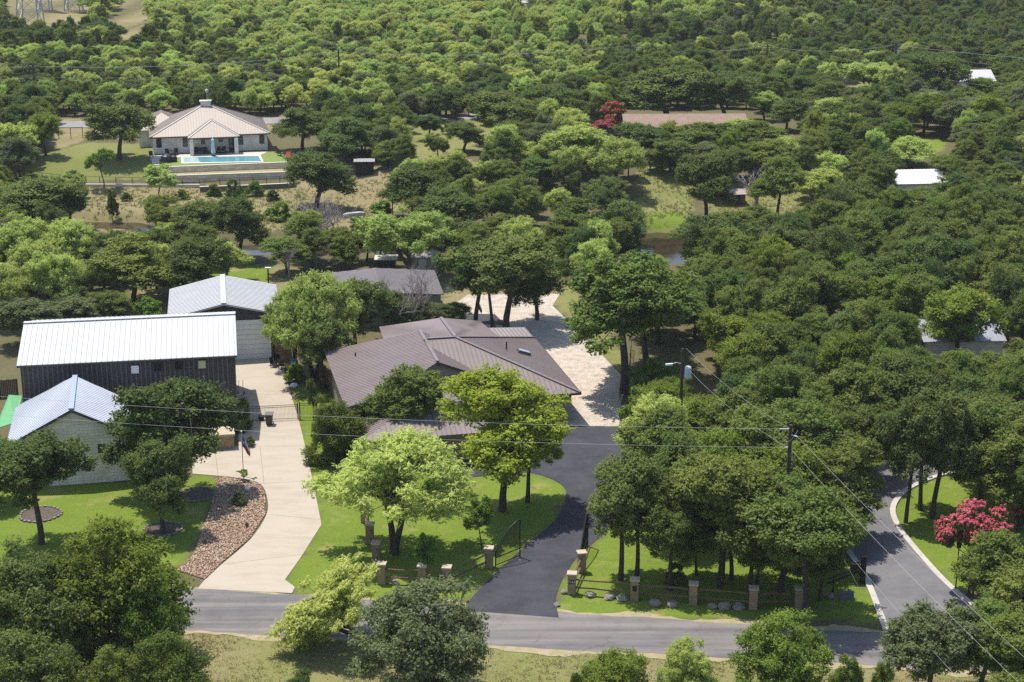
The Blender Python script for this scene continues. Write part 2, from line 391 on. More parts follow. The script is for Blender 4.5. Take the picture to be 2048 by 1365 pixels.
def sheet(name, poly, m, z=.012, kind='structure', th=.14):
    """a paved sheet: prism standing just above the flat ground"""
    o = MB().prism([(p[0], p[1]) for p in poly], z - th, z).build(name, m); tag(o, kind=kind); return o
def smoothpoly(pts, n=4):
    """Catmull-Rom through open run of pixel points"""
    out = []
    for i in range(len(pts) - 1):
        p0 = pts[max(i - 1, 0)]; p1 = pts[i]; p2 = pts[i + 1]; p3 = pts[min(i + 2, len(pts) - 1)]
        for k in range(n):
            s = k / n
            out.append(tuple(.5 * ((2 * p1[j]) + (-p0[j] + p2[j]) * s + (2 * p0[j] - 5 * p1[j] + 4 * p2[j] - p3[j]) * s * s + (-p0[j] + 3 * p1[j] - 3 * p2[j] + p3[j]) * s ** 3) for j in (0, 1)))
    out.append(tuple(pts[-1])); return out
def asphalt(name, c, c2, tracks):
    m = bpy.data.materials.new(name); m.use_nodes = True; t = m.node_tree; b = t.nodes['Principled BSDF']; b.inputs['Roughness'].default_value = .92; b.inputs['Specular IOR Level'].default_value = .1
    g = t.nodes.new('ShaderNodeNewGeometry')
    mp = t.nodes.new('ShaderNodeMapping'); mp.inputs['Rotation'].default_value = (0, 0, math.radians(7.5)); mp.inputs['Scale'].default_value = (.05, 1.0, 1)
    t.links.new(g.outputs['Position'], mp.inputs[0])
    n = node(t, 'ShaderNodeTexNoise', Scale=.9 if tracks else .4, Detail=7., Roughness=.65)
    t.links.new(mp.outputs[0] if tracks else g.outputs['Position'], n.inputs['Vector'])
    r = t.nodes.new('ShaderNodeMapRange'); r.inputs[1].default_value = .38; r.inputs[2].default_value = .6; t.links.new(n.outputs[0], r.inputs[0])
    mx = t.nodes.new('ShaderNodeMix'); mx.data_type = 'RGBA'; mx.inputs[6].default_value = (*c, 1); mx.inputs[7].default_value = (*c2, 1); t.links.new(r.outputs[0], mx.inputs[0])
    n3 = node(t, 'ShaderNodeTexNoise', Scale=30., Detail=3.); t.links.new(g.outputs['Position'], n3.inputs['Vector'])
    r3 = t.nodes.new('ShaderNodeMapRange'); r3.inputs[1].default_value = .3; r3.inputs[2].default_value = .7; r3.inputs[3].default_value = .78; r3.inputs[4].default_value = 1.1; t.links.new(n3.outputs[0], r3.inputs[0])
    vo = t.nodes.new('ShaderNodeTexVoronoi'); vo.feature = 'DISTANCE_TO_EDGE'; vo.inputs['Scale'].default_value = .13
    wn = node(t, 'ShaderNodeTexNoise', Scale=.9, Detail=5.); t.links.new(g.outputs['Position'], wn.inputs['Vector'])
    va = t.nodes.new('ShaderNodeVectorMath'); va.operation = 'MULTIPLY_ADD'; va.inputs[1].default_value = (2.2, 2.2, 0); t.links.new(wn.outputs['Color'], va.inputs[0]); t.links.new(g.outputs['Position'], va.inputs[2]); t.links.new(va.outputs[0], vo.inputs['Vector'])
    rv = t.nodes.new('ShaderNodeMapRange'); rv.inputs[1].default_value = .0; rv.inputs[2].default_value = .006 if tracks else .003; rv.inputs[3].default_value = .78 if tracks else .9; rv.inputs[4].default_value = 1.; t.links.new(vo.outputs[0], rv.inputs[0])
    n5 = node(t, 'ShaderNodeTexNoise', Scale=.35, Detail=6., Roughness=.7); t.links.new(g.outputs['Position'], n5.inputs['Vector'])
    r5 = t.nodes.new('ShaderNodeMapRange'); r5.inputs[1].default_value = .5; r5.inputs[2].default_value = .68; r5.inputs[3].default_value = 1.; r5.inputs[4].default_value = .82; t.links.new(n5.outputs[0], r5.inputs[0])
    m5 = t.nodes.new('ShaderNodeMath'); m5.operation = 'MULTIPLY'; t.links.new(rv.outputs[0], m5.inputs[0]); t.links.new(r5.outputs[0], m5.inputs[1])
    m6 = t.nodes.new('ShaderNodeMix'); m6.data_type = 'RGBA'; m6.blend_type = 'MULTIPLY'; m6.inputs[0].default_value = 1; t.links.new(mx.outputs[2], m6.inputs[6]); t.links.new(m5.outputs[0], m6.inputs[7]); mx = m6
    mm = t.nodes.new('ShaderNodeMix'); mm.data_type = 'RGBA'; mm.blend_type = 'MULTIPLY'; mm.inputs[0].default_value = 1
    t.links.new(mx.outputs[2], mm.inputs[6]); t.links.new(r3.outputs[0], mm.inputs[7]); t.links.new(mm.outputs[2], b.inputs['Base Color'])
    return m
ASPH = asphalt('old_asphalt', (.235, .212, .195), (.145, .138, .138), True)
ASPHN = asphalt('new_asphalt', (.052, .052, .061), (.070, .069, .078), False)
ASPHS = asphalt('side_asphalt', (.15, .148, .155), (.18, .175, .175), False)
CONC = mat('driveway_concrete', (.415, .36, .28), .9, (.345, .285, .205), .5, stretch=(.6, 1.5, 1), bump=.1, bscale=8, contrast=(.45, .8), detail=10)
CURB = mat('curb_concrete', (.50, .46, .40), .9, (.40, .37, .33), 2)
GRAV = mat('white_gravel', (.52, .45, .37), .95, (.36, .30, .225), 1.1, bump=.5, bscale=9, contrast=(.38, .7), detail=10)
def wy(x, a, b_): return a[1] + (x - a[0]) * (b_[1] - a[1]) / (b_[0] - a[0])
rn = [(-24.6, 111.9), (3.0, 107.8)]; rs = [(-22.2, 104.9), (17.2, 100.6)]
e1 = [(x, wy(x, *rn) + .10 * math.sin(x * .8) + .06 * math.sin(x * 2.3)) for x in np.arange(-120, 120, 1.0)]
e2 = [(x, wy(x, *rs) + .10 * math.sin(x * .6 + 2) + .07 * math.sin(x * 2.9)) for x in np.arange(120, -120, -1.0)]
sheet('street', e1 + e2, ASPH)
SHO = mat('shoulder_dirt', (.36, .29, .19), .95, (.27, .25, .11), 1.4, bump=.6, bscale=12, contrast=(.4, .6))
rj = random.Random(5); f1 = [(x, wy(x, *rn) + .45 + .35 * math.sin(x * .9) + rj.uniform(-.15, .2)) for x in np.arange(-120, 120, .5)]
sheet('road_shoulder', [(x, y - .5) for x, y in e1][::1] + f1[::-1], SHO, .006)
f2 = [(x, wy(x, *rs) - .6 - .35 * math.sin(x * .7) + rj.uniform(-.2, .15)) for x in np.arange(120, -120, -.5)]
sheet('road_shoulder', [(x, y + .5) for x, y in e2][::1] + f2[::-1], SHO, .006)
cl = smoothpoly([(440, 1132), (500, 1080), (533, 1030), (534, 995), (520, 968), (480, 956)])
dr = smoothpoly([(556, 700), (585, 800), (600, 850), (625, 960), (643, 1050)], 3)
concrete_px = dr + [(600, 1118), (570, 1160), (590, 1175), (584, 1187), (395, 1178), (408, 1162)] + cl + [(385, 948), (385, 893), (478, 893), (470, 700)]
sheet('driveway', PW(concrete_px), CONC, .02)
bk = smoothpoly([(936, 1204), (985, 1152), (1045, 1098), (1110, 1040), (1132, 995), (1120, 967), (1062, 946), (985, 950), (880, 965)], 4)
br_ = smoothpoly([(1292, 905), (1292, 935), (1262, 985), (1212, 1062), (1160, 1108), (1130, 1150), (1112, 1195), (1118, 1236)], 4)
JT = mat('joint', (.16, .13, .10), .9)
for (u0, v0, u1, v1) in ((516, 968, 640, 962), (478, 893, 612, 893), (430, 900, 436, 950), (520, 895, 528, 968), (500, 790, 583, 789), (540, 1030, 642, 1040), (455, 1128, 605, 1110)):
    a, c = G(u0, v0), G(u1, v1); a.z = c.z = .018; o_ = MB().beam(a, c, .03, .012).build('driveway_joint', JT); o_['kind'] = 'structure'
sheet('asphalt_drive', PW(bk + [(860, 930), (900, 870), (1000, 856), (1140, 853), (1238, 853)] + br_[0:] + [(930, 1222)]), ASPHN, .022)
jg = random.Random(3)
gp = [(1140, 857), (1238, 856), (1243, 800), (1258, 768), (1215, 722), (1150, 655), (1105, 612), (1120, 588), (935, 590), (890, 622), (900, 700), (1000, 780)]
sheet('gravel_yard', PW(gp), GRAV, .014)
sheet('asphalt_pad', PW([(895, 627), (990, 629), (1012, 652), (905, 645)]), ASPHN, .024)
side_r = smoothpoly([(2080, 928), (1980, 935), (1900, 945), (1850, 960), (1805, 983), (1781, 1015), (1790, 1052), (1830, 1105), (1895, 1175), (1975, 1240), (2080, 1330)], 4)
side_l = smoothpoly([(1778, 1262), (1742, 1168), (1712, 1118), (1692, 1082), (1700, 1040), (1725, 985), (1750, 948), (1768, 932), (1800, 923), (1850, 914), (2080, 900)], 4)
sheet('side_road', PW(side_l + side_r), ASPHS, .018)
def curb(pxs, wd=.42, h=.12, side=1):
    P = PW(pxs); m = MB()
    L, R_ = [], []
    for i, p in enumerate(P):
        d = (P[min(i + 1, len(P) - 1)] - P[max(i - 1, 0)]); d.z = 0; d.normalize(); n = Vector((-d.y, d.x, 0)) * side
        L.append(p - n * .02); R_.append(p + n * wd)
    for i in range(len(P) - 1):
        q = [L[i], L[i + 1], R_[i + 1], R_[i]]
        m.prism([(a.x, a.y) for a in q], -.1, h + (0.0005 * (i % 2)))
    o = m.build('kerb', CURB); tag(o, kind='structure')
curb(side_r[4:-3], side=1); curb(side_l[0:14], side=1); curb(side_l[26:-3], side=1)
# far road across the back, and creek water
rd = PW([(-60, 243), (130, 243), (270, 244), (420, 240), (560, 236), (760, 233), (960, 228), (1150, 226)]); rd2 = PW([(1150, 238), (960, 240), (760, 244), (560, 248), (420, 252), (270, 257), (130, 256), (-60, 256)])
MB().add([tuple(p + Vector((0, 0, .06))) for p in rd + rd2], [(i, i + 1, 14 - i, 15 - i) for i in range(7)]).build('far_road', asphalt('far_asphalt', (.30, .28, .27), (.26, .24, .235), False))['kind'] = 'structure'
WATER = mat('creek_water', (.050, .036, .020), .06, (.032, .025, .015), .5, bump=.12, bscale=1.5, spec=.22)
xs = np.arange(-110, 90, 3.0); top = [(x, float(np.interp(x, CX, CYY) + np.interp(x, CX, CW) + 3)) for x in xs]; bot = [(x, float(np.interp(x, CX, CYY) - np.interp(x, CX, CW) - 3)) for x in xs]
n = len(xs)
MB().add([(x, y, -1.4) for x, y in top + bot], [(i, i + 1, n + i + 1, n + i) for i in range(n - 1)]).build('water', WATER)['kind'] = 'structure'

# ------------------------------------------------------------------ buildings
def v3(p, z): return Vector((p[0], p[1], z))
def gable_prism(m, FL, FR, BR, BL, ez, rz_, z0, along='depth', inset=0.):
    """closed wall body; ridge along depth (gables front and back) or along width"""
    c = [Vector((p[0], p[1], 0)) for p in (FL, FR, BR, BL)]
    if inset:
        ce = sum(c, Vector()) / 4; c = [p + (ce - p).normalized() * inset for p in c]
    FL, FR, BR, BL = c
    if along == 'depth': a, b_ = (FL + FR) / 2, (BL + BR) / 2
    else: a, b_ = (FL + BL) / 2, (FR + BR) / 2
    vs = [v3(FL, z0), v3(FR, z0), v3(BR, z0), v3(BL, z0), v3(FL, ez), v3(FR, ez), v3(BR, ez), v3(BL, ez), v3(a, rz_), v3(b_, rz_)]
    if along == 'depth': fs = [(3, 2, 1, 0), (0, 1, 5, 8, 4), (2, 3, 7, 9, 6), (1, 2, 6, 5), (3, 0, 4, 7), (4, 8, 9, 7), (5, 6, 9, 8)]
    else: fs = [(3, 2, 1, 0), (0, 1, 5, 4), (2, 3, 7, 6), (1, 2, 6, 9, 5), (3, 0, 4, 8, 7), (4, 5, 9, 8), (7, 8, 9, 6)]
    m.add(vs, fs); return c
def window(parent, c, wd, ht, along, fm, name='window', out=(0, -1, 0), pane=GLASS, bars=1):
    along = Vector(along).normalized(); out = Vector(out).normalized(); c = Vector(c); up = Vector((0, 0, 1)); f = MB(); tk = .06
    for s in (-1, 1):
        f.obox(c + along * s * (wd / 2) + out * .03, along * tk / 2, up * (ht / 2 + tk / 2), out * .05)
        f.obox(c + up * s * (ht / 2) + out * .03, along * (wd / 2 - tk / 2), up * tk / 2, out * .05)
    if bars: f.obox(c + out * .03, along * (wd / 2 - tk / 2), up * .02, out * .04)
    o = f.build(name, fm, parent)
    MB().obox(c + out * .012, along * (wd / 2 - tk / 2 - .002), up * (ht / 2 - tk / 2 - .002), out * .014).build('pane', pane, o)
    return o
def lift(p, d): return Vector(p) + Vector((0, 0, d))

# --- big barn: white roof, dark siding
eR = at(474, 711, 7.4); eL = at(33, 732, 7.4)
bx_ = (eR - eL).normalized(); bn = Vector((-bx_.y, bx_.x, 0))
HD = 7.3; RZ = 9.2
barn = empty('metal_barn', v3((eL + eR) / 2 + bn * HD, 0)); tag(barn, 'long dark steel barn with a bright white metal roof', 'barn')
FLc, FRc = eL + bx_ * .25 + bn * .35, eR - bx_ * .25 + bn * .35
BRc, BLc = FRc + bn * (2 * HD - .7), FLc + bn * (2 * HD - .7)
m = MB(); gable_prism(m, FLc, FRc, BRc, BLc, 7.36, 9.02, 0, 'width')
m.ribs([v3(FLc, .02), v3(FRc, .02), v3(FRc, 7.33), v3(FLc, 7.33)], (0, 0, 1), .42, .14, .07)
m.ribs([v3(FRc, .02), v3(BRc, .02), v3(BRc, 7.33), v3(FRc, 7.33)], (0, 0, 1), .42, .14, .07)
m.build('wall', DKWALL, barn)
rL, rR = v3(eL + bn * HD, RZ), v3(eR + bn * HD, RZ)
fr = [eL, eR, rR, rL]; bk_ = [rL, rR, v3(eR + bn * 2 * HD, 7.4), v3(eL + bn * 2 * HD, 7.4)]
m = MB().slab(fr, .08).slab(bk_, .08); m.ribs(fr, bn, .46, .05, .05).ribs(bk_, bn, .46, .05, .05)
ro = m.build('roof', WHITE, barn)
MB().beam(lift(rL, .05), lift(rR, .05), .5, .07).build('ridge_cap', WHITE, ro)
MB().beam(eL + Vector((0, -.06, -.1)), eR + Vector((0, -.06, -.1)), .1, .14).build('gutter', DKWALL, ro)
for (u, v, pm) in ((270, 739, WHITECL), (315, 734, DARK), (358, 730, DARK), (404, 729, mat('pale_yellow_panel', (.5, .48, .3), .6))):
    c = on_plane(u, v, FLc, bn); window(barn, c - bn * .06, .75, .8, bx_, DKWALL, pane=pm, out=-bn, bars=0)
c0 = v3(FRc, 0); ds = MB().tube([c0 + Vector((-.15, -.12, .1)), c0 + Vector((-.15, -.12, 7.2))], .06, 6); ds.build('downpipe', DKWALL, barn)

# --- rear garage: white gable roof, big door
g0 = at(558, 715, 0); gFR = v3(g0, 0); gax = Vector((.985, .17, 0)).normalized(); gdn = Vector((-gax.y, gax.x, 0))
gFL = gFR - gax * 10.7; GD = 11.0
gar = empty('rear_garage', (gFR + gFL) / 2 + gdn * 5); tag(gar, 'dark steel garage with white gable roof and tall white door behind the barn', 'garage')
m = MB(); gable_prism(m, gFL, gFR, gFR + gdn * GD, gFL + gdn * GD, 4.75, 5.95, 0, 'depth')
m.ribs([gFL, gFR, v3(gFR, 4.7), v3(gFL, 4.7)], (0, 0, 1), .42, .1, .05)
m.build('wall', DKWALL, gar)
o = .35
A0, A1 = v3((gFL + gFR) / 2 - gdn * o, 6.1), v3((gFL + gFR) / 2 + gdn * (GD + o), 6.1)
La, Lb = v3(gFL - gax * o - gdn * o, 4.78), v3(gFL - gax * o + gdn * (GD + o), 4.78)
Ra, Rb = v3(gFR + gax * o - gdn * o, 4.78), v3(gFR + gax * o + gdn * (GD + o), 4.78)
m = MB().slab([La, A0, A1, Lb], .07).slab([A0, Ra, Rb, A1], .07).ribs([La, A0, A1, Lb], gax, .5, .05, .05).ribs([A0, Ra, Rb, A1], gax, .5, .05, .05)
ro = m.build('roof', WHITE, gar); MB().beam(lift(A0, .05), lift(A1, .05), .5, .06).build('ridge_cap', GALV, ro)
t_ = MB(); t_.beam(La + Vector((0, 0, -.1)), A0 + Vector((0, 0, -.1)), .06, .2); t_.beam(A0 + Vector((0, 0, -.1)), Ra + Vector((0, 0, -.1)), .06, .2); t_.build('trim', WHITE, ro)
dm = MB(); dl, drr = gFR - gax * 4.75, gFR - gax * .75
for k in range(8):
    z0 = .03 + k * .52; dm.obox(v3((dl + drr) / 2, z0 + .25) - gdn * .09, gax * 2.0, Vector((0, 0, .247)), gdn * .04)
dm.build('door', DOORW, gar)

# --- limestone house front left
aF = at(142, 819, 6.75); aB = at(150, 752, 6.75); lF = at(12, 892, 4.0); lB = at(31, 815, 4.0)
rF = v3(lF + (v3(aF, 4) - lF) * 2, 4.0); rB = v3(lB + (v3(aB, 4) - lB) * 2, 4.0)
sh = empty('stone_house', v3((lF + rF) / 2 + Vector((-1, 5, 0)), 0)); tag(sh, 'pale limestone block house with light metal gable roof at left', 'house')
sx = (v3(rF, 0) - v3(lF, 0)).normalized(); sy = Vector((-sx.y, sx.x, 0))
m = MB(); w4 = [v3(lF, 0) + sx * .4 + sy * .5, v3(rF, 0) - sx * .4 + sy * .5, v3(rB, 0) - sx * .4 - sy * .3, v3(lB, 0) + sx * .4 - sy * .3]
gable_prism(m, *w4, 3.98, 6.52, 0, 'depth'); m.build('wall', STONEW, sh)
L4, R4 = [lF, aF, aB, lB], [aF, rF, rB, aB]
m = MB().slab(L4, .09).slab(R4, .09).ribs(L4, sx, .45, .04, .045).ribs(R4, sx, .45, .04, .045)
ro = m.build('roof', GALV, sh); MB().beam(lift(aF, .05), lift(aB, .05), .42, .07).build('ridge_cap', mat('blue_grey_cap', (.36, .42, .52), .4, metal=.3), ro)
t_ = MB(); t_.beam(lift(lF, -.14), lift(aF, -.14), .1, .22); t_.beam(lift(aF, -.14), lift(rF, -.14), .1, .22); t_.build('fascia', mat('dark_fascia', (.06, .06, .07), .5), ro)
c = on_plane(203, 897, w4[0], sy); window(sh, c, .55, .7, sx, DKWALL, out=-sy)
# stone base course and low metal porch roof beside the barn wall
pc0, pc1 = at(282, 806, 3.6), at(318, 806, 3.6)
MB().slab([pc0, at(350, 808, 3.6), at(350, 798, 3.9), at(276, 797, 3.9)], .08).build('porch_roof', GALV, sh)
# stone porch wall with arched opening at the barn's foot
q0, q1 = at(372, 905, 0), at(469, 898, 0); qd = (q1 - q0).normalized(); qn = Vector((-qd.y, qd.x, 0))
pw = empty('stone_planter_wall', (q0 + q1) / 2); tag(pw, 'low tan stone wall with pale cap at the foot of the dark barn', 'wall')
MB().prism([(q.x, q.y) for q in (q0, q1, q1 + qn * 2.0, q0 + qn * 2.0)], 0, 1.25).build('wall', PILLAR, pw)
MB().prism([(q.x, q.y) for q in (q0 - qn * .12 - qd * .1, q1 - qn * .12 + qd * .1, q1 + qn * 2.1 + qd * .1, q0 + qn * 2.1 - qd * .1)], 1.253, 1.42).build('cap', CAPST, pw)

# --- central brown roofed house
hA = Vector((-5.4, 154.1, 0)); ha = Vector((.21, -.978, 0)).normalized(); hb = Vector((.978, .21, 0)).normalized()
def hp(be, al, z): return v3(hA + hb * be + ha * al, z)
ch = empty('brown_roof_house', hp(-2, 4, 0)); tag(ch, 'sprawling house with dark brown ribbed metal roof in the middle', 'house')
m = MB(); m.prism([tuple(hp(*q, 0)[:2]) for q in ((-11.4, -3.2), (-11.4, 16.5), (-.9, 16.5), (-.9, 8.8), (9.2, 8.8), (9.2, -7.8), (-2, -7.8), (-2, -3.2))], 0, 2.95)
m.add([hp(-11.4, -3.2, 2.9), hp(-11.4, 6.0, 2.9), hp(.6, 6.0, 2.9), hp(.6, -3.2, 2.9), hp(-11.4, -3.2, 4.25), hp(-11.4, 6.0, 4.25), hp(.6, 6.0, 4.3), hp(.6, -3.2, 4.3), hp(-2.75, -3.2, 5.68), hp(-2.75, 6.0, 5.68)],
      [(3, 2, 1, 0), (1, 2, 6, 9, 5), (3, 0, 4, 8, 7), (2, 3, 7, 6), (0, 1, 5, 4), (4, 5, 9, 8), (6, 7, 8, 9)])
m.build('wall', TAN, ch)
P1, P2 = hp(-2.75, -3.9, 5.85), hp(-2.75, 6.35, 5.85)
planes = [([hp(0, .2, 6.2), hp(9.9, 9.4, 3.0), hp(9.7, -8.6, 3.0)], hb),
          ([hp(0, .2, 6.2), hp(-2.9, .2, 6.2), hp(-2.9, 9.4, 3.0), hp(9.9, 9.4, 3.0)], ha),
          ([hp(0, .2, 6.2), hp(9.7, -8.6, 3.0), hp(-2.9, -8.6, 3.0), hp(-2.9, .2, 6.2)], ha),
          ([P1, hp(-12.0, -3.9, 4.35), hp(-12.0, 13.0, 4.35), hp(-8.6, 12.6, 4.9), hp(-5.6, 9.4, 5.39), P2], hb),
          ([P1, P2, hp(1.3, 6.35, 4.23), hp(1.3, -3.9, 4.23)], hb),
          ([hp(-5.2, 8.2, 4.75), hp(-5.2, 13.2, 4.75), hp(-11.3, 18.0, 2.98), hp(-11.3, 8.2, 2.98)], hb),
          ([hp(-5.2, 8.2, 4.75), hp(.4, 8.2, 3.08), hp(.4, 18.0, 2.98), hp(-5.2, 13.2, 4.75)], hb),
          ([hp(-5.2, 13.2, 4.75), hp(.4, 18.0, 2.98), hp(-11.3, 18.0, 2.98)], ha),
          ([hp(0, .1, 6.23), hp(-.2, -6.6, 6.23), hp(-5.6, -12.0, 4.1), hp(-6, -2, 4.0)], hb),
          ([hp(0, .1, 6.23), hp(5.4, -5.4, 4.3), hp(4.6, -11.5, 4.25), hp(-.2, -6.6, 6.23)], hb),
          ([hp(-.2, -6.6, 6.23), hp(4.6, -11.5, 4.25), hp(-5.6, -12, 4.1)], ha)]
for k, (pl, d) in enumerate(planes):
    m = MB().slab(pl, .09).ribs(pl, d, .42, .07, .03); m.build('roof', BROWNM, ch)
cp = MB(); up_ = Vector((0, 0, .07))
for a, b_ in ((P1, P2), (hp(0, .2, 6.2), hp(9.9, 9.4, 3.0)), (hp(0, .2, 6.2), hp(-2.7, .2, 6.2)), (hp(0, .1, 6.23), hp(-.2, -6.6, 6.23)), (hp(0, .2, 6.2), hp(9.7, -8.6, 3.0)), (hp(-5.2, 8.2, 4.75), hp(-5.2, 13.2, 4.75)), (hp(-5.2, 13.2, 4.75), hp(.4, 18, 2.98))):
    cp.beam(a + up_, b_ + up_, .3, .07)
cp.build('ridge_cap', BROWNC, ch)
t_ = MB(); t_.beam(P2 + Vector((0, -.02, -.12)), hp(1.3, 6.35, 4.11), .08, .2); t_.beam(hp(9.93, 9.45, 2.9), hp(9.73, -8.65, 2.9), .1, .18); t_.beam(hp(-2.9, 9.45, 2.9), hp(9.93, 9.45, 2.9), .1, .18); t_.build('gutter', mat('dark_brown_trim', (.05, .04, .04), .5), ch)
m = MB(); m.slab([hp(4.5, -13.2, 3.0), hp(4.6, -8.0, 3.15), hp(9.6, -8.9, 3.05), hp(9.6, -12.6, 2.95)], .07).ribs([hp(4.5, -13.2, 3.0), hp(4.6, -8.0, 3.15), hp(9.6, -8.9, 3.05), hp(9.6, -12.6, 2.95)], ha, .4, .1, .05); m.build('porch_roof', GREYBR, ch)
for (u, v, be) in ((711, 712, 0), (1013, 690, 1)):
    p = at(u, v + 4, 4.6 if be == 0 else 4.9); MB().tube([p + Vector((0, 0, -.25)), p + Vector((0, 0, .5))], .07, 6).build('vent_pipe', BLACK, ch)
s0 = on_plane(1047, 707, hp(0, .2, 6.2), nrm([hp(0, .2, 6.2), hp(9.9, 9.4, 3.0), hp(9.7, -8.6, 3.0)]))
sn = nrm([hp(0, .2, 6.2), hp(9.9, 9.4, 3.0), hp(9.7, -8.6, 3.0)]); sn = sn if sn.z > 0 else -sn; sd_ = (hb - sn * hb.dot(sn)).normalized()
sk = MB().obox(s0 + sn * .12, sd_ * .62, ha * .42, sn * .14).build('skylight', mat('skylight_frame', (.10, .09, .09), .5), ch)
MB().obox(s0 + sn * .27, sd_ * .54, ha * .34, sn * .02).build('pane', mat('skylight_glass', (.28, .30, .33), .1, spec=.6), sk)
# board fence by its left wall
def add_fence_panel(name, pts, h, m_, label, cat, posts=True, rail=True):
    e = empty(name, (pts[0] + pts[-1]) / 2); tag(e, label, cat); b = MB()
    for a, c in zip(pts[:-1], pts[1:]):
        L = (c - a).length; n = max(1, int(L / .16)); d = (c - a) / n
        for k in range(n): b.obox(a + d * (k + .5) + Vector((0, 0, h / 2 + .03 * math.sin(k * 1.7))), d * .46, Vector((-d.y, d.x, 0)).normalized() * .015, Vector((0, 0, h / 2)))
    b.build('panel', m_, e)
    for a in pts: MB().box(a + Vector((0, 0, h / 2)), (.12, .12, h + .05)).build('post', m_, e)
    return e
add_fence_panel('board_fence', [G(640, 770), G(652, 770), G(674, 800)], 1.9, FENCEW, 'brown cedar board fence between the lawn and the brown roof house', 'fence')
add_fence_panel('board_fence', [G(553, 724), G(577, 724)], 1.8, FENCEW, 'short brown board fence panel beside the rear garage door', 'fence')

# --- brown low shed behind
p0 = at(749, 536.5, 4.3); l0 = at(661, 546, 3.4); r0 = at(869, 541, 3.4); r1 = at(884, 579, 3.4)
dd = (r1 - r0); p1 = p0 + dd * 1.25; l1 = l0 + dd * 1.25; r1 = r0 + dd * 1.25
bs = empty('workshop_shed', v3(p1, 0)); tag(bs, 'wide low grey brown metal roofed workshop behind the dead tree', 'shed')
m = MB(); ins = Vector((.35, 0, 0)); gable_prism(m, v3(l1 + ins, 0), v3(r1 - ins, 0), v3(r0 - ins, 0), v3(l0 + ins, 0), 3.3, 3.35, 0, 'width'); m.build('wall', TAN, bs)
dx = (r0 - l0).normalized()
m = MB().slab([l1, p1, p0, l0], .08).slab([p1, r1, r0, p0], .08).ribs([l1, p1, p0, l0], dx, .42, .08, .05).ribs([p1, r1, r0, p0], dx, .42, .08, .05); m.build('roof', GREYBR, bs)

def simple_shed(name, base, wd, dp, h, rh, rz_, wm, rm, label, cat, door=None, ridge='depth'):
    a = Vector((math.cos(rz_), math.sin(rz_), 0)); b_ = Vector((-a.y, a.x, 0)); e = empty(name, base); tag(e, label, cat); z = base.z
    FL, FR = base - a * wd / 2, base + a * wd / 2; BR, BL = FR + b_ * dp, FL + b_ * dp
    m = MB(); gable_prism(m, FL, FR, BR, BL, z + h - .03, z + h + rh - .05, z - .3, ridge); m.build('wall', wm, e)
    o = .25; m = MB()
    if ridge == 'depth':
        A, B = (FL + FR) / 2 - b_ * o, (BL + BR) / 2 + b_ * o
        q = [[v3(FL - a * o - b_ * o, z + h), v3(A, z + h + rh + .05), v3(B, z + h + rh + .05), v3(BL - a * o + b_ * o, z + h)], [v3(A, z + h + rh + .05), v3(FR + a * o - b_ * o, z + h), v3(BR + a * o + b_ * o, z + h), v3(B, z + h + rh + .05)]]; d = a
    else:
        A, B = (FL + BL) / 2 - a * o, (FR + BR) / 2 + a * o
        q = [[v3(FL - a * o - b_ * o, z + h), v3(FR + a * o - b_ * o, z + h), v3(B, z + h + rh + .05), v3(A, z + h + rh + .05)], [v3(A, z + h + rh + .05), v3(B, z + h + rh + .05), v3(BR + a * o + b_ * o, z + h), v3(BL - a * o + b_ * o, z + h)]]; d = b_
    for k in q: m.slab(k, .07).ribs(k, d, .5, .05, .04)
    m.build('roof', rm, e)
    if door:
        dw, dh, off, dmm = door
        do = MB().obox(base + a * off - b_ * .03 + Vector((0, 0, dh / 2)), a * dw / 2, b_ * .03, Vector((0, 0, dh / 2))).build('door', dmm, e)
        MB().obox(base + a * (off + dw * .38) - b_ * .08 + Vector((0, 0, dh * .5)), a * .04, b_ * .03, Vector((0, 0, .08))).build('handle', BLACK, do)
    return e
simple_shed('garden_shed', G(850, 549), 3.0, 2.6, 2.1, .5, -.05, TAN, GREYBR, 'small tan garden shed with pale door behind the workshop', 'shed', (.9, 1.9, -.3, CREAM), 'width')
simple_shed('lean_to_shed', G(772, 549), 2.3, 2.2, 1.9, .15, .0, DARK, CREAM, 'small dark open shed with pale flat roof behind the workshop', 'shed', None, 'width')
simple_shed('black_shed', G(729, 352), 2.7, 2.2, 2.2, .12, .05, mat('black_board', (.02, .018, .017), .8), mat('grey_flat_roof', (.30, .29, .28), .8), 'small black board shed with a grey flat roof in the dry yard', 'shed', (.8, 1.8, .1, DARK), 'width')
simple_shed('wooden_hut', G(1470, 412), 3.0, 2.5, 1.7, .5, .12, WOOD, mat('rusty_tin', (.32, .22, .18), .7, (.40, .36, .34), 3), 'weathered brown hut with rusty roof below the bare dead tree', 'hut', (.8, 1.5, .4, DARK), 'width')
simple_shed('white_roof_shed', G(1842, 402), 7.4, 8.5, 2.6, 1.2, .1, CREAM, mat('dusty_white_roof', (.70, .66, .62), .6), 'pale roofed outbuilding glimpsed through trees at right', 'shed', None, 'width')
simple_shed('grey_roof_house', G(1925, 735), 8.0, 7.0, 2.8, 1.3, .05, STONEW, mat('blue_grey_roof', (.30, .31, .36), .6), 'grey roofed house mostly hidden in the right hand trees', 'house', None, 'width')
e = simple_shed('white_outbuilding', G(1925, 196), 12, 8, 3.2, 1.6, .02, CREAM, WHITE, 'cream building with white roof and two big doors at far right', 'building', (3.0, 2.6, 1.0, DOORW), 'width')
b0 = G(1925, 196); MB().obox(b0 + Vector((4.3, -.05, 1.3)), Vector((1.3, 0, 0)), Vector((0, .04, 0)), Vector((0, 0, 1.25))).build('door', DOORW, e)
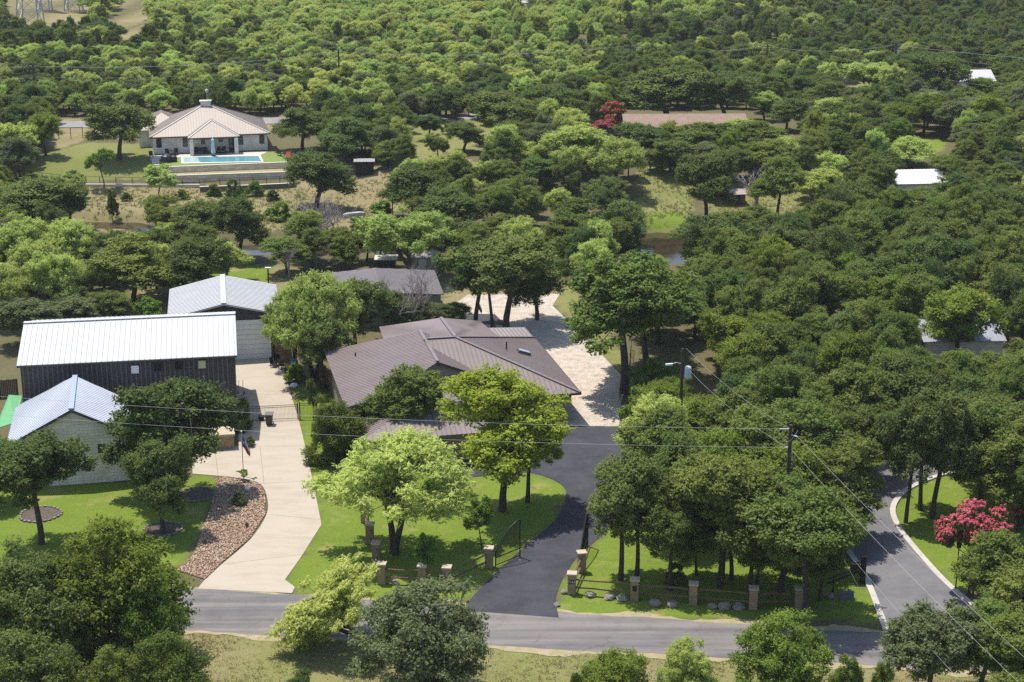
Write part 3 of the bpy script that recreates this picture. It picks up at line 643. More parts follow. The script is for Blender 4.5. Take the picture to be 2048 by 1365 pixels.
simple_shed('red_roof_house', G(1372, 286), 20.0, 8, 2.6, 1.5, .02, TAN, REDROOF, 'long low house with red brown shingle roof beside pink trees', 'house', (1.0, 2.0, -9.2, CREAM), 'width')
simple_shed('distant_house', G(1050, 28), 7, 6, 3.0, 1.3, .3, CREAM, WHITE, 'tiny white house far off near the top edge of the picture', 'house', None, 'width')
simple_shed('cargo_trailer', G(1694, 165), 3.2, 2.2, 2.2, .1, .0, CREAM, CREAM, 'small cream box trailer in a far clearing at right', 'trailer', None, 'width')

# --- pool house
pL = at(299, 275.5, 5.75); pR = at(541, 266.5, 5.75); hx = (pR - pL).normalized(); hn = Vector((-hx.y, hx.x, 0)); DP = 14.5
ph = empty('hip_roof_house', v3((pL + pR) / 2 + hn * DP / 2, 3)); tag(ph, 'pale stone house with beige hip roof behind the swimming pool', 'house')
W4 = [pL + hx * .5 + hn * .5, pR - hx * .5 + hn * .5, pR - hx * .5 + hn * (DP - .5), pL + hx * .5 + hn * (DP - .5)]
MB().prism([(q.x, q.y) for q in W4], 2.6, 5.7).build('wall', STONEP, ph)
ap = v3((pL + pR) / 2 - hx * .2 + hn * DP / 2, 9.7); bL, bR = pL + hn * DP, pR + hn * DP
m = MB()
for tri, d in (([pL, pR, ap], hn), ([pR, bR, ap], hx), ([bR, bL, ap], hn), ([bL, pL, ap], hx)): m.slab(tri, .08).ribs(tri, d, .45, .04, .04)
ro = m.build('roof', BEIGE, ph)
cp = MB()
for q in (pL, pR, bL, bR): cp.beam(lift(q, .05), lift(ap, .05), .22, .05)
cp.build('ridge_cap', mat('pale_cap', (.58, .53, .48), .5), ro)
MB().box(ap + Vector((0, 0, .05)), (1.5, 1.1, .7), .1).build('cupola', STONEP, ro); MB().box(ap + Vector((0, 0, .45)), (1.9, 1.4, .14), .1).build('cupola_cap', CREAM, ro)
MB().tube([ap + Vector((.3, 0, .6)), ap + Vector((.3, 0, 1.9))], .04, 6).build('antenna', STEEL, ro)
wv = MB(); wv.lathe(ap + Vector((.3, 0, 2.1)), [(.02, -.3), (.22, -.2), (.3, 0), (.22, .2), (.02, .3)], 10); wv.build('antenna_head', STEEL, ro)
t_ = MB(); t_.beam(pL + Vector((0, -.06, -.1)), pR + Vector((0, -.06, -.1)), .12, .16); t_.build('gutter', mat('brown_gutter', (.09, .065, .055), .5), ph)
# porch
yp = 2.6
c1, c2 = at(376, 276.5, 5.72), at(478, 272.5, 5.72)
k1 = c1 - hn * 0; k2 = c2 - hn * 0
f1, f2 = k1 - hn * .6, k2 - hn * .6; mid_ = (f1 + f2) / 2
apx = v3(mid_ + hn * 4.2, 7.75); bk3 = v3(mid_ + hn * 7.0, 7.75)
m = MB()
for tri, d in (([f1, f2, apx], hn), ([f2, v3(f2 + hn * 7, 5.75), bk3, apx], hx), ([f1, apx, bk3, v3(f1 + hn * 7, 5.75)], hx)):
    tri = [lift(q, .06) for q in tri]; m.slab(tri, .07).ribs(tri, d, .45, .04, .04)
po = m.build('porch_roof', BEIGE, ph); cp = MB()
cp.beam(lift(f1, .1), lift(apx, .12), .22, .05); cp.beam(lift(f2, .1), lift(apx, .12), .22, .05); cp.build('ridge_cap', MATS['pale_cap'], po)
MB().beam(f1 + Vector((0, 0, -.12)), f2 + Vector((0, 0, -.12)), .12, .2).build('porch_beam', MATS['brown_gutter'], ph)
for q in (f1 + hx * .5 + hn * .1, f2 - hx * .5 + hn * .1): MB().prism([(q.x - .28, q.y - .28), (q.x + .28, q.y - .28), (q.x + .28, q.y + .28), (q.x - .28, q.y + .28)], 2.9, 5.55).build('column', STONEP, ph)
def zz(u, v): return (250 + u / 5.12, 180 + v / 5.12)
for (x0, y0, x1, y1, nm) in ((320, 500, 375, 590, 'window'), (590, 495, 640, 580, 'window'), (780, 490, 818, 555, 'window'), (958, 483, 998, 530, 'window'), (1060, 483, 1120, 615, 'door'), (1160, 475, 1210, 560, 'window'), (1375, 465, 1425, 550, 'window')):
    a = on_plane(*zz(x0, y0), W4[0], hn); b_ = on_plane(*zz(x1, y1), W4[0], hn); c = (a + b_) / 2; wdt = abs((b_ - a).dot(hx)); ht = abs(a.z - b_.z)
    if nm == 'door': c.z = 3.05 + ht / 2
    window(ph, c, wdt, min(ht, 2.2), hx, MATS['brown_gutter'] if nm == 'window' else BLACK, nm, out=-hn)
# its left rear wing
wl = at(272, 262, 5.75); wr = wl + hx * 8.5; wbl, wbr = wl + hn * 11, wr + hn * 11; wa, wb = v3((wl + wr) / 2 + hn * 4.0, 7.9), v3((wl + wr) / 2 + hn * 7, 7.9)
m = MB()
for tri, d in (([wl, wr, wa], hn), ([wr, wbr, wb, wa], hx), ([wbr, wbl, wb], hn), ([wbl, wl, wa, wb], hx)): m.slab(tri, .08).ribs(tri, d, .45, .04, .04)
m.build('roof', BEIGE, ph)
MB().prism([(q.x, q.y) for q in (wl + hx * .4 + hn * .4, wr - hx * .4 + hn * .4, wbr - hx * .4 - hn * .4, wbl + hx * .4 - hn * .4)], 2.6, 5.7).build('wall', STONEP, ph)
# terraces
tU = [at(336, 334, 3.0), at(470, 328.5, 3.0), at(600, 323.5, 3.0)]; tL_ = [at(336, 352, 2.05), at(450, 348, 2.05), at(572, 344, 2.05)]
back = [v3(tU[2] + hn * 9, 0), v3(tU[0] + hn * 10 - hx * .2, 0)]
TURF = mat('pool_turf', (.15, .21, .045), .95, (.20, .24, .06), 1.5)
tag(MB().prism([(q.x, q.y) for q in tU + back], 1, 3.0).build('lawn_terrace', TURF), kind='structure')
tag(MB().prism([(q.x, q.y) for q in tL_ + [v3(tU[2] + hn * .2, 0), v3(tU[0] + hn * .2, 0)]], .3, 2.05).build('lawn_terrace', mat('bench_straw', (.34, .29, .15), .95, (.24, .23, .09), 2)), kind='structure')
def retaining(pts, z0, z1, label, nm='retaining_wall', m_=STONET):
    e = empty(nm, v3(pts[len(pts) // 2], z0)); tag(e, label, 'wall'); b = MB(); c = MB()
    for a, d in zip(pts[:-1], pts[1:]):
        q = (d - a).normalized(); n = Vector((-q.y, q.x, 0)); k = int((z1 - z0) / .25) + 1
        for r in range(k): # stepped courses
            za, zb = z0 + (z1 - z0) * r / k, z0 + (z1 - z0) * (r + 1) / k; o = .1 * (k - r) / k
            b.prism([(p.x, p.y) for p in (a - n * (.12 + o), d - n * (.12 + o), d + n * .1, a + n * .1)], za, zb - .01)
        c.prism([(p.x, p.y) for p in (a - n * .16, d - n * .16, d + n * .22, a + n * .22)], z1, z1 + .07)
    b.build('wall', m_, e); c.build('cap', COPING, e); return e
retaining(tU, 1.95, 2.96, 'upper tan stone retaining wall just below the pool')
retaining(tL_, .95, 2.02, 'lower tan stone retaining wall above the wire fence')
retaining([G(150, 372), G(330, 374), G(400, 375)], .2, .95, 'low pale stone edging wall under the fence at left')
retaining([G(400, 384), G(500, 380), G(592, 374)], -.2, 1.0, 'dark timber and stone wall at the top of the creek bank', m_=mat('dark_sleeper', (.10, .08, .06), .9, (.2, .16, .12), 3))
st = empty('stone_steps', at(314, 322, 3)); tag(st, 'white stone steps running down beside the pool terrace', 'steps'); b = MB()
for k in range(7):
    p = at(311 + k * .2, 316 + k * 4.5, 3 - k * .16); b.box((p.x, p.y, p.z - .1), (1.1, .8, .25), .1)
b.build('tread', COPING, st)
pq = [at(362, 314.5, 3.03), at(521, 311, 3.03), at(527, 324.5, 3.03), at(363, 328, 3.03)]
pool = empty('swimming_pool', v3((pq[0] + pq[2]) / 2, 3)); tag(pool, 'long rectangular turquoise swimming pool in front of the hip roof house', 'swimming pool')
cc = sum(pq, Vector()) / 4; inn = [q + (cc - q) * f for q, f in zip(pq, (.07, .07, .07, .07))]; inn = [Vector((cc.x + (q.x - cc.x) * .95, cc.y + (q.y - cc.y) * .80, 3.03)) for q in pq]
m = MB()
for i in range(4):
    j = (i + 1) % 4; m.prism([(q.x, q.y) for q in (pq[i], pq[j], inn[j], inn[i])], 2.9, 3.08 + .001 * i)
m.build('coping', COPING, pool)
MB().prism([(q.x, q.y) for q in inn], 2.95, 3.04).build('water', POOLW, pool)
s1 = inn[0] + (inn[1] - inn[0]) * .2; s2 = inn[3] + (inn[2] - inn[3]) * .2
MB().prism([(q.x, q.y) for q in (inn[0] * 1, s1, s2, inn[3])], 3.041, 3.06).build('shallow_shelf', mat('shelf_water', (.35, .50, .47), .1, (.42, .55, .5), 3), pool)
tag(MB().prism([(q.x, q.y) for q in (at(300, 311, 3), at(535, 304, 3), at(520, 311, 3), at(362, 315, 3), at(300, 318, 3))], 2.7, 3.02).build('patio', mat('patio_stone', (.55, .49, .42), .85, (.46, .41, .35), 2)), kind='structure')

def chair(kind='patio_chair', m_=BLACK, seat_w=.6):
    e = empty(kind, (0, 0, 0)); MB().box((0, 0, .42), (seat_w, .55, .1)).build('seat', m_, e)
    MB().obox((0, .28, .72), (seat_w / 2, 0, 0), (0, .04, .01), (0, .06, .3)).build('backrest', m_, e)
    for sx_ in (-1, 1):
        for sy_ in (-1, 1): MB().box((sx_ * (seat_w / 2 - .04), sy_ * .22, .2), (.05, .05, .4)).build('leg', m_, e)
    return e
ch0 = chair(); names = ['black patio chair left of the covered grill', 'black patio chair at the left end of the porch seats', 'second black patio chair from the left under the porch', 'black patio chair right of the folded parasol', 'black patio chair beside the dark glazed door',
                        'black patio chair at the outdoor table left of the porch column', 'black patio chair against the wall left of the porch column']
for k, (u, v, rz_) in enumerate(((303, 316, .5), (392, 308, 0), (411, 308, .2), (437, 307, -.2), (448, 306.5, .1), (335, 311, .4), (352, 310, 0))):
    c = ch0 if k == 0 else copy_tree(ch0); p = at(u, v, 3.03); c.location = p; c.rotation_euler.z = rz_; tag(c, names[k], 'chair', 'black patio chairs by the pool house')
def table(name, p, m_, label):
    e = empty(name, p); MB().box((p.x, p.y, p.z + .72), (1.5, .9, .06)).build('table_top', m_, e)
    for a in (-1, 1):
        for b_ in (-1, 1): MB().box((p.x + a * .65, p.y + b_ * .36, p.z + .35), (.06, .06, .7)).build('leg', m_, e)
    tag(e, label, 'table')
table('patio_table', at(343.5, 310.5, 3.03), DARK, 'dark outdoor table left of the porch column'); table('patio_table', at(443, 309, 3.03), DARK, 'dark outdoor table under the porch beside the door')
p = at(402, 307, 3.03); e = empty('outdoor_sofa', p); tag(e, 'grey outdoor sofa under the porch', 'sofa')
MB().box((p.x, p.y, p.z + .25), (1.9, .8, .4)).build('seat', mat('grey_cushion', (.10, .10, .12), .9), e); MB().box((p.x, p.y + .38, p.z + .6), (1.9, .2, .5)).build('backrest', MATS['grey_cushion'], e)
for s in (-1, 1): MB().box((p.x + s * 1.02, p.y, p.z + .35), (.18, .85, .6)).build('armrest', MATS['grey_cushion'], e)
p = at(427, 313, 3.03); e = empty('parasol', p); tag(e, 'closed pale blue parasol standing at the pool edge', 'parasol')
MB().tube([p, p + Vector((0, 0, 3.0))], .035, 6).build('pole', STEEL, e)
MB().lathe(p, [(.30, .5), (.34, .7), (.26, 1.4), (.2, 2.2), (.24, 2.6), (.05, 2.95)], 9).build('canopy', PALEBLUE, e); MB().lathe(p, [(.35, 0), (.35, .08), (.1, .15)], 10).build('base', DARK, e)
p = at(334, 324, 3.03); e = empty('covered_grill', p); tag(e, 'bulky black covered grill on the turf at the pool corner', 'grill')
MB().lathe(p, [(.95, 0), (1.0, .4), (.85, .9), (.5, 1.15), (.1, 1.25)], 9).build('cover', mat('black_cover', (.015, .016, .02), .45), e); MB().lathe(p + Vector((1.0, .2, 0)), [(.5, 0), (.6, .4), (.5, .8), (.1, 1.0)], 8).build('cover', MATS['black_cover'], e)
lg = None
for k, (u, v, rz_, m_, lb) in enumerate(((556, 306, .6, BLACK, 'dark sun lounger nearest the house corner'), (562, 312, .7, BLACK, 'dark sun lounger in front of the oak by the pool'), (590, 313, -.6, BLACK, 'dark sun lounger under the oak right of the pool'), (579, 318, .3, RED, 'red folding lounge chair on the turf right of the pool'))):
    p = at(u, v, 3.03); e = empty('sun_lounger', p, rz_); tag(e, lb, 'lounger', 'loungers right of the pool'); ORI[e.name] = Vector((0, 0, 0))
    MB().obox((0, 0, .35), (.33, 0, 0), (0, .6, 0), (0, 0, .04)).build('seat', m_, e); MB().obox((0, .8, .62), (.33, 0, 0), (0, .3, .28), (0, -.03, .03)).build('backrest', m_, e)
    for a in (-1, 1):
        for b_ in (-.5, .5): MB().box((a * .28, b_, .16), (.05, .05, .32)).build('leg', DARK, e)

# --- green canopy beside the limestone house
q = [at(-10, 858, 2.2), at(32, 850, 2.2), at(44, 792, 2.2), at(18, 795, 2.2), at(2, 820, 2.2)]
e = empty('shade_canopy', v3(q[0], 0)); tag(e, 'green mesh shade canopy at the left edge beside the stone house', 'canopy')
b = MB().slab([lift(k, .25 * (i % 2)) for i, k in enumerate(q)][:4] , .05); b.build('cover', GREENC, e)
for k in q[:4]: MB().tube([v3(k, 0), k], .04, 5).build('post', STEEL, e)
add_fence_panel('board_fence', [G(-60, 800), G(0, 797), G(36, 794)], 1.8, mat('grey_boards', (.12, .09, .075), .9, (.08, .06, .05), 3), 'weathered grey board fence left of the barn', 'fence')

# ------------------------------------------------------------------ stone pillars, rails, gates
PH = 1.5
proto = empty('stone_pillar', (0, 0, 0))
MB().box((0, 0, PH / 2), (.56, .56, PH)).build('shaft', PILLAR, proto)
cs = MB().box((0, 0, PH + .055), (.70, .70, .11)); cs.build('cap', CAPST, proto)
pil = [(730, 1047, 'stone pillar half hidden under the mesquite, farthest up the side fence'), (740, 1089, 'second stone pillar up the side fence beside the mesquite'), (753, 1127, 'stone pillar just behind the corner pillar on the side fence'),
       (764, 1170, 'corner stone pillar left of the round bush'), (845, 1174, 'stone pillar peeking over the round bush'), (894, 1177, 'numbered stone pillar left of the driveway where the rail bends'),
       (978, 1138, 'stone pillar holding the open left gate'), (1163, 1147, 'stone pillar holding the right gate'), (1143.5, 1190, 'numbered stone pillar at the right side of the asphalt drive'),
       (1269, 1202, 'stone pillar with black mail slot'), (1386, 1211, 'stone pillar right of the mailbox pillar'), (1506, 1220, 'stone pillar near the round street bush'), (1597, 1220, 'last stone pillar at right beside the tree trunk')]
PP = []
for k, (u, v, lb) in enumerate(pil):
    o = proto if k == 0 else copy_tree(proto); o.location = G(u, v - 3); o.rotation_euler.z = -.12 if k != 7 else .2; PP.append(Vector(o.location)); tag(o, lb, 'pillar', 'stone gate and fence pillars')
    if k in (0,): pass
def text_on(pill, s, name):
    cu = bpy.data.curves.new(name, 'FONT'); cu.body = s; cu.size = .30; cu.extrude = .008; cu.align_x = 'CENTER'; cu.align_y = 'CENTER'
    ob = bpy.data.objects.new(name, cu); dg = bpy.context.evaluated_depsgraph_get(); col.objects.link(ob); dg.update()
    me = bpy.data.meshes.new_from_object(ob.evaluated_get(dg)); col.objects.unlink(ob); bpy.data.objects.remove(ob)
    me.materials.clear(); me.materials.append(mat('number_white', (.75, .68, .68), .6)); o = bpy.data.objects.new(name, me); col.objects.link(o); o.parent = pill
    o.location = (0, -.315, 1.02); o.rotation_euler = (math.pi / 2, 0, 0)
    b = MB().box((0, -.292, 1.02), (.54, .02, .3)); pl_ = b.build('plaque', mat('plaque_maroon', (.09, .03, .035), .6), pill)
    o.parent = pl_; o.scale = (.62, .9, 1)
    return o
pobj = [o for o in bpy.data.objects if o.name.startswith('stone_pillar')]
pobj.sort(key=lambda o: o.name)
text_on(pobj[5], '2114-A', 'number'); text_on(pobj[8], '2114-A', 'number')
MB().box((0, -.29, .95), (.3, .03, .42)).build('mail_slot', BLACK, pobj[9])
def rails(i, j, label):
    a, c = PP[i], PP[j]; d = (c - a).normalized(); a = a + d * .29; c = c - d * .29
    e = empty('rail_fence', (a + c) / 2); tag(e, label, 'fence', 'two rail timber fences between stone pillars')
    rr = random.Random(i)
    for z in (.5, 1.12):
        pts = [a + (c - a) * s + Vector((0, 0, z + rr.uniform(-.03, .03))) for s in (0, .33, .66, 1)]
        MB().tube(pts, .065, 7).build('rail', WOOD, e)
for i, j, lb in ((0, 1, 'reddish rails between the two farthest side pillars'), (1, 2, 'reddish rails between the middle side pillars'), (2, 3, 'reddish rails behind the corner pillar'), (3, 4, 'timber rails right of the corner pillar'), (4, 5, 'timber rails behind the round bush'),
                 (5, 6, 'timber rails sloping up to the left gate pillar'), (7, 8, 'short timber rails right of the asphalt drive'), (8, 9, 'timber rails between numbered pillar and mailbox pillar'), (9, 10, 'timber rails right of the mailbox pillar'), (10, 11, 'timber rails in tree shade near the street bush'), (11, 12, 'last timber rails at right')):
    rails(i, j, lb)
def gate(hinge, end, h0, h1, label):
    e = empty('iron_gate', (hinge + end) / 2); tag(e, label, 'gate', 'arched iron entrance gates'); d = end - hinge; n = 22; b = MB()
    f = lambda s: h0 + (h1 - h0) * math.sin(s * math.pi / 2) ** 1.1
    b.tube([hinge + d * s + Vector((0, 0, f(s))) for s in np.linspace(0, 1, 12)], .045, 6); b.beam(hinge + Vector((0, 0, .15)), end + Vector((0, 0, .15)), .05, .06); b.beam(hinge + Vector((0, 0, .75)), end + Vector((0, 0, .75)), .05, .06)
    for s in (0, 1): b.beam(hinge + d * s + Vector((0, 0, .03)), hinge + d * s + Vector((0, 0, f(s))), .09, .09)
    b.build('frame', BLACK, e); c = MB()
    for k in range(1, n): s = k / n; c.tube([hinge + d * s + Vector((0, 0, .15)), hinge + d * s + Vector((0, 0, f(s)))], .016, 5)
    c.build('bars', BLACK, e)
g1 = G(991, 1135); g2 = G(1040, 1115); gate(g1, g2, 1.25, 3.05, 'left arched black iron gate standing open over the lawn')
g1 = PP[7] + Vector((-.1, .4, 0)); gate(g1, g1 + Vector((.75, 4.3, 0)), 1.25, 3.05, 'right arched black iron gate seen edge on beside the drive')
# boulders along the fence
rr = random.Random(8)
def boulder(p, r, sq=.6, m_=ROCK, rnd=rr):
    b = MB(); n1, n2 = 7, 10; vs = []
    for a in range(n1 + 1):
        th = math.pi * a / n1
        for c in range(n2):
            ph_ = 2 * math.pi * c / n2; k = 1 + rnd.uniform(-.16, .16); vs.append((p[0] + r * k * math.sin(th) * math.cos(ph_), p[1] + r * k * math.sin(th) * math.sin(ph_), p[2] + r * sq * (.45 + k * math.cos(th))))
    fs = [(a * n2 + c, a * n2 + (c + 1) % n2, (a + 1) * n2 + (c + 1) % n2, (a + 1) * n2 + c) for a in range(n1) for c in range(n2)]
    return b.add(vs, fs).build('boulder', m_)
for u, v, r, lb in ((1130, 1186, .32, 'round pale boulder left of the numbered right pillar'), (1181, 1192, .4, 'grey and white boulder right of the numbered pillar'), (1219, 1197, .4, 'dark mossy boulder between two pale ones by the rails'), (1245, 1199, .42, 'pale rounded boulder left of the mailbox pillar'),
                    (1310, 1210, .45, 'boulder in shade right of the mailbox pillar'), (1345, 1212, .4, 'low boulder left of the second shaded pillar'), (1425, 1216, .35, 'flat boulder just right of the second shaded pillar'), (1450, 1216, .5, 'brown boulder midway along the shaded rails'), (1478, 1217, .45, 'tilted grey boulder left of the pillar by the street bush'),
                    (1247, 1153, .2, 'small white stone by the tree trunks on the lawn'), (1114, 1212, .25, 'tan stone at the street corner of the drive'), (790, 1168, .3, 'white stone at the foot of the rails behind the round bush'), (1660, 1195, .35, 'grey stone in shade near the side road'), (1040, 1122, .12, 'small stone at the gate end')):
    o = boulder(G(u, v), r); tag(o, lb, 'boulder', 'landscape boulders')

# ------------------------------------------------------------------ rock bed (countless stones)
bed = PW([(432, 955), (480, 957), (519, 968), (531, 992), (531, 1030), (500, 1078), (440, 1130), (410, 1160), (355, 1142), (390, 1108), (402, 1068), (424, 1010), (430, 980)])
tag(MB().prism([(p.x, p.y) for p in bed], -.1, .03).build('rock_bed_soil', mat('bed_soil', (.26, .17, .11), .95, (.16, .11, .08), 3)), kind='structure')
def stones(name, poly, n, r0, r1, m_, z0, seed, label, cat):
    rs_ = np.random.RandomState(seed); xs = [p.x for p in poly]; ys = [p.y for p in poly]
    P = np.stack([rs_.uniform(min(xs), max(xs), n * 3), rs_.uniform(min(ys), max(ys), n * 3)], 1); P = P[inpoly(P[:, 0], P[:, 1], poly)][:n]
    k = len(P); r = rs_.uniform(r0, r1, k)
    base = np.array([(1, 0, 0), (0, 1, 0), (-1, 0, 0), (0, -1, 0), (0, 0, .75), (0, 0, -.5)], float)
    V_ = base[None] * r[:, None, None] * rs_.uniform(.7, 1.3, (k, 6, 3)); a = rs_.uniform(0, 6.28, k)
    c, s = np.cos(a)[:, None], np.sin(a)[:, None]; x = V_[..., 0] * c - V_[..., 1] * s; y = V_[..., 0] * s + V_[..., 1] * c
    V_ = np.stack([x + P[:, 0:1], y + P[:, 1:2], V_[..., 2] + z0 + r[:, None] * .3], -1)
    f = np.array([(0, 1, 4), (1, 2, 4), (2, 3, 4), (3, 0, 4), (1, 0, 5), (2, 1, 5), (3, 2, 5), (0, 3, 5)])
    Fq = (f[None] + (np.arange(k) * 6)[:, None, None]).reshape(-1, 3)
    o = bpy.data.objects.new(name, numesh(name, V_.reshape(-1, 3), Fq, m_)); col.objects.link(o); tag(o, label, cat, kind='stuff')
rm = bpy.data.materials.new('river_rock'); rm.use_nodes = True; t = rm.node_tree; b = t.nodes['Principled BSDF']; b.inputs['Roughness'].default_value = .85
ge = t.nodes.new('ShaderNodeNewGeometry'); rp = t.nodes.new('ShaderNodeValToRGB'); t.links.new(ge.outputs['Random Per Island'], rp.inputs[0]); t.links.new(rp.outputs[0], b.inputs['Base Color'])
els = rp.color_ramp.elements; els[0].color = (.28, .165, .10, 1); els[1].color = (.56, .47, .36, 1); els[1].position = 1
for pos, c in ((.3, (.42, .27, .17, 1)), (.55, (.20, .12, .08, 1)), (.75, (.50, .36, .24, 1))): x = els.new(pos); x.color = c
stones('river_rocks', bed, 9000, .045, .10, rm, .04, 3, 'tan and brown river rocks filling the curved bed beside the driveway', 'rocks')
gw = bpy.data.materials.new('gravel_stone'); gw.use_nodes = True; t = gw.node_tree; b = t.nodes['Principled BSDF']; b.inputs['Roughness'].default_value = .9
ge = t.nodes.new('ShaderNodeNewGeometry'); rp = t.nodes.new('ShaderNodeValToRGB'); t.links.new(ge.outputs['Random Per Island'], rp.inputs[0]); t.links.new(rp.outputs[0], b.inputs['Base Color'])
els = rp.color_ramp.elements; els[0].color = (.36, .30, .24, 1); els[1].color = (.66, .60, .52, 1)
stones('gravel_stones', PW(gp), 16000, .015, .035, gw, .015, 5, 'pale crushed stone covering the yard behind the brown roof house', 'gravel')

MUL = mat('mulch', (.075, .055, .04), .95, (.13, .11, .09), 5, bump=.8, bscale=14)
for k, (u, v, r_) in enumerate(((326, 1060, 1.45), (80, 1030, 1.6), (395, 990, 1.5), (480, 973, 1.3))):
    c = G(u, v); ro_ = random.Random(k); ring = [(c.x + r_ * (1 + .06 * math.sin(3 * a + k)) * math.cos(a), c.y + r_ * math.sin(a)) for a in np.linspace(0, 2 * math.pi, 25)[:-1]]
    sheet('mulch_bed', ring, MUL, .036, th=.1)
    kw = MB()
    for q, (x, y) in enumerate(ring): kw.box((x, y, .06), (.26, .16, .12 + .03 * math.sin(q * 2.3)), math.atan2(y - c.y, x - c.x) + math.pi / 2)
    o = kw.build('stone_ring', ROCK); tag(o, ('ring of edging stones round the lower oak on the left lawn', 'ring of edging stones round the straight trunk oak at left', 'ring of edging stones near the barn corner oak', 'ring of edging stones in the rock bed by the flagpole')[k], 'edging', 'stone edging rings')
p = G(495, 982); o = MB().lathe(p, [(.05, 0), (.17, .08), (.2, .2), (.14, .34), (.02, .38)], 12).build('garden_globe', WHITECL, None, True); tag(o, 'small white garden globe in the rock bed near the flagpole', 'ornament')
# ------------------------------------------------------------------ yard objects
p = G(539, 850); e = empty('wheelie_bin', p); tag(e, 'brown wheelie bin standing in front of the driveway gate', 'bin')
b = MB(); zb = [(0, .24, .28), (.95, .34, .38)]
vs = [(p.x + a * q[1], p.y + c * q[2], p.z + .06 + q[0]) for q in zb for a, c in ((-1, -1), (1, -1), (1, 1), (-1, 1))]
b.add(vs, [(3, 2, 1, 0), (4, 5, 6, 7), (0, 1, 5, 4), (1, 2, 6, 5), (2, 3, 7, 6), (3, 0, 4, 7)]); b.build('body', BIN, e)
MB().obox((p.x, p.y, p.z + 1.07), (.37, 0, 0), (0, .42, .03), (0, -.003, .04)).build('lid', mat('bin_lid', (.16, .13, .13), .4), e)
for s in (-1, 1): MB().tube([p + Vector((s * .3, .28, .12)), p + Vector((s * .36, .28, .12))], .12, 10).build('wheel', BLACK, e)
p = G(523, 841); e = empty('flower_pot', p); tag(e, 'black round flower pot left of the wheelie bin', 'pot'); MB().lathe(p, [(.2, 0), (.3, .3), (.33, .42), (.25, .42)], 12).build('pot', BLACK, e)
MB().lathe(p, [(.24, .38), (.1, .40)], 10).build('soil', MATS['bed_soil'], e)
# driveway picket gate and fence
def pickets(name, a, c, h, label, cat, sp_=.12, posts=True):
    e = empty(name, (a + c) / 2); tag(e, label, cat); b = MB(); d = c - a; n = int(d.length / sp_)
    for z in (.12, h - .18, h): b.beam(a + Vector((0, 0, z)), c + Vector((0, 0, z)), .03, .035)
    b.build('rail', BLACK, e); k = MB()
    for i in range(1, n): k.beam(a + d * i / n + Vector((0, 0, .1)), a + d * i / n + Vector((0, 0, h)), .016, .016)
    k.build('pickets', BLACK, e)
    for q in (a, c): MB().box(q + Vector((0, 0, h / 2 + .05)), (.09, .09, h + .12)).build('post', BLACK, e)
pickets('driveway_gate', G(482, 845), G(596, 839), 1.45, 'black picket gate closing the concrete drive behind the bin', 'gate')
pickets('picket_fence', G(600, 839), G(634, 839), 1.55, 'short black picket fence on the grass right of the driveway gate', 'fence')
pickets('picket_fence', G(565, 722), G(598, 704), 1.4, 'black picket fence in the shade right of the rear garage', 'fence')
def flagpole(p, h, label, tiltx=0.):
    e = empty('flagpole', p); tag(e, label, 'flagpole'); MB().tube([p, p + Vector((0, 0, h))], .035, 8).build('pole', mat('pole_pale', (.55, .5, .46), .4), e)
    MB().lathe(p + Vector((0, 0, h)), [(.02, 0), (.08, .05), (.08, .1), (.02, .15)], 8).build('finial', mat('gold_ball', (.7, .65, .5), .3), e)
def flag(top, w_, h_, label, cols):
    """cloth hanging in folds from its hoist; bands by area (hoist blue with star, white over red)"""
    e = empty('flag', top); tag(e, label, 'flag', 'flags')
    nx_, nz_ = 14, 12
    def P(s, r): # s along fly, r down
        return Vector((top.x + w_ * s * .42 + .03 * math.sin(r * 5), top.y - .10 * math.sin(s * 9 + r * 2) * (.3 + s), top.z - h_ * r - s * w_ * .85 * (1 - .15 * r)))
    def patch(s0, s1, r0, r1, nm, m_):
        b = MB(); a_ = 8; c_ = 6
        vs = [P(s0 + (s1 - s0) * i / a_, r0 + (r1 - r0) * j / c_) for j in range(c_ + 1) for i in range(a_ + 1)]
        b.add(vs, [(j * (a_ + 1) + i, j * (a_ + 1) + i + 1, (j + 1) * (a_ + 1) + i + 1, (j + 1) * (a_ + 1) + i) for j in range(c_) for i in range(a_)])
        return b.build(nm, m_, e, True)
    bf = patch(0, .36, 0, 1, 'blue_field', BLUECL); patch(.36, 1, 0, .5, 'white_band', WHITECL); patch(.36, 1, .5, 1, 'red_band', RED)
    sv = []; c = (.18, .5)
    for k in range(10):
        a_ = math.pi / 2 + k * math.pi / 5; r_ = (.2 if k % 2 == 0 else .08); sv.append(P(c[0] + r_ * .55 * math.cos(a_), c[1] - r_ * math.sin(a_)) + Vector((0, -.02, 0)))
    sv.append(P(*c) + Vector((0, -.02, 0))); MB().add(sv, [(10, k, (k + 1) % 10) for k in range(10)]).build('star', WHITECL, bf)
p = G(487, 952); flagpole(p, 3.9, 'pole with a lone star flag at the tip of the rock bed'); flag(p + Vector((.04, 0, 3.65)), 1.45, .95, 'blue white and red lone star flag drooping over the concrete drive', None)
p = G(953, 652); q_ = p + Vector((.05, -.35, 3.2))
e = empty('flag_bracket_pole', p + Vector((0, -.3, 2.0))); tag(e, 'short flag staff fixed to the oak trunk behind the brown roof', 'flag staff'); MB().tube([p + Vector((0, -.2, 1.9)), q_], .03, 6).build('staff', WHITECL, e)
flag(q_, 1.35, .8, 'blue white and red flag hanging from the oak trunk behind the house', None)
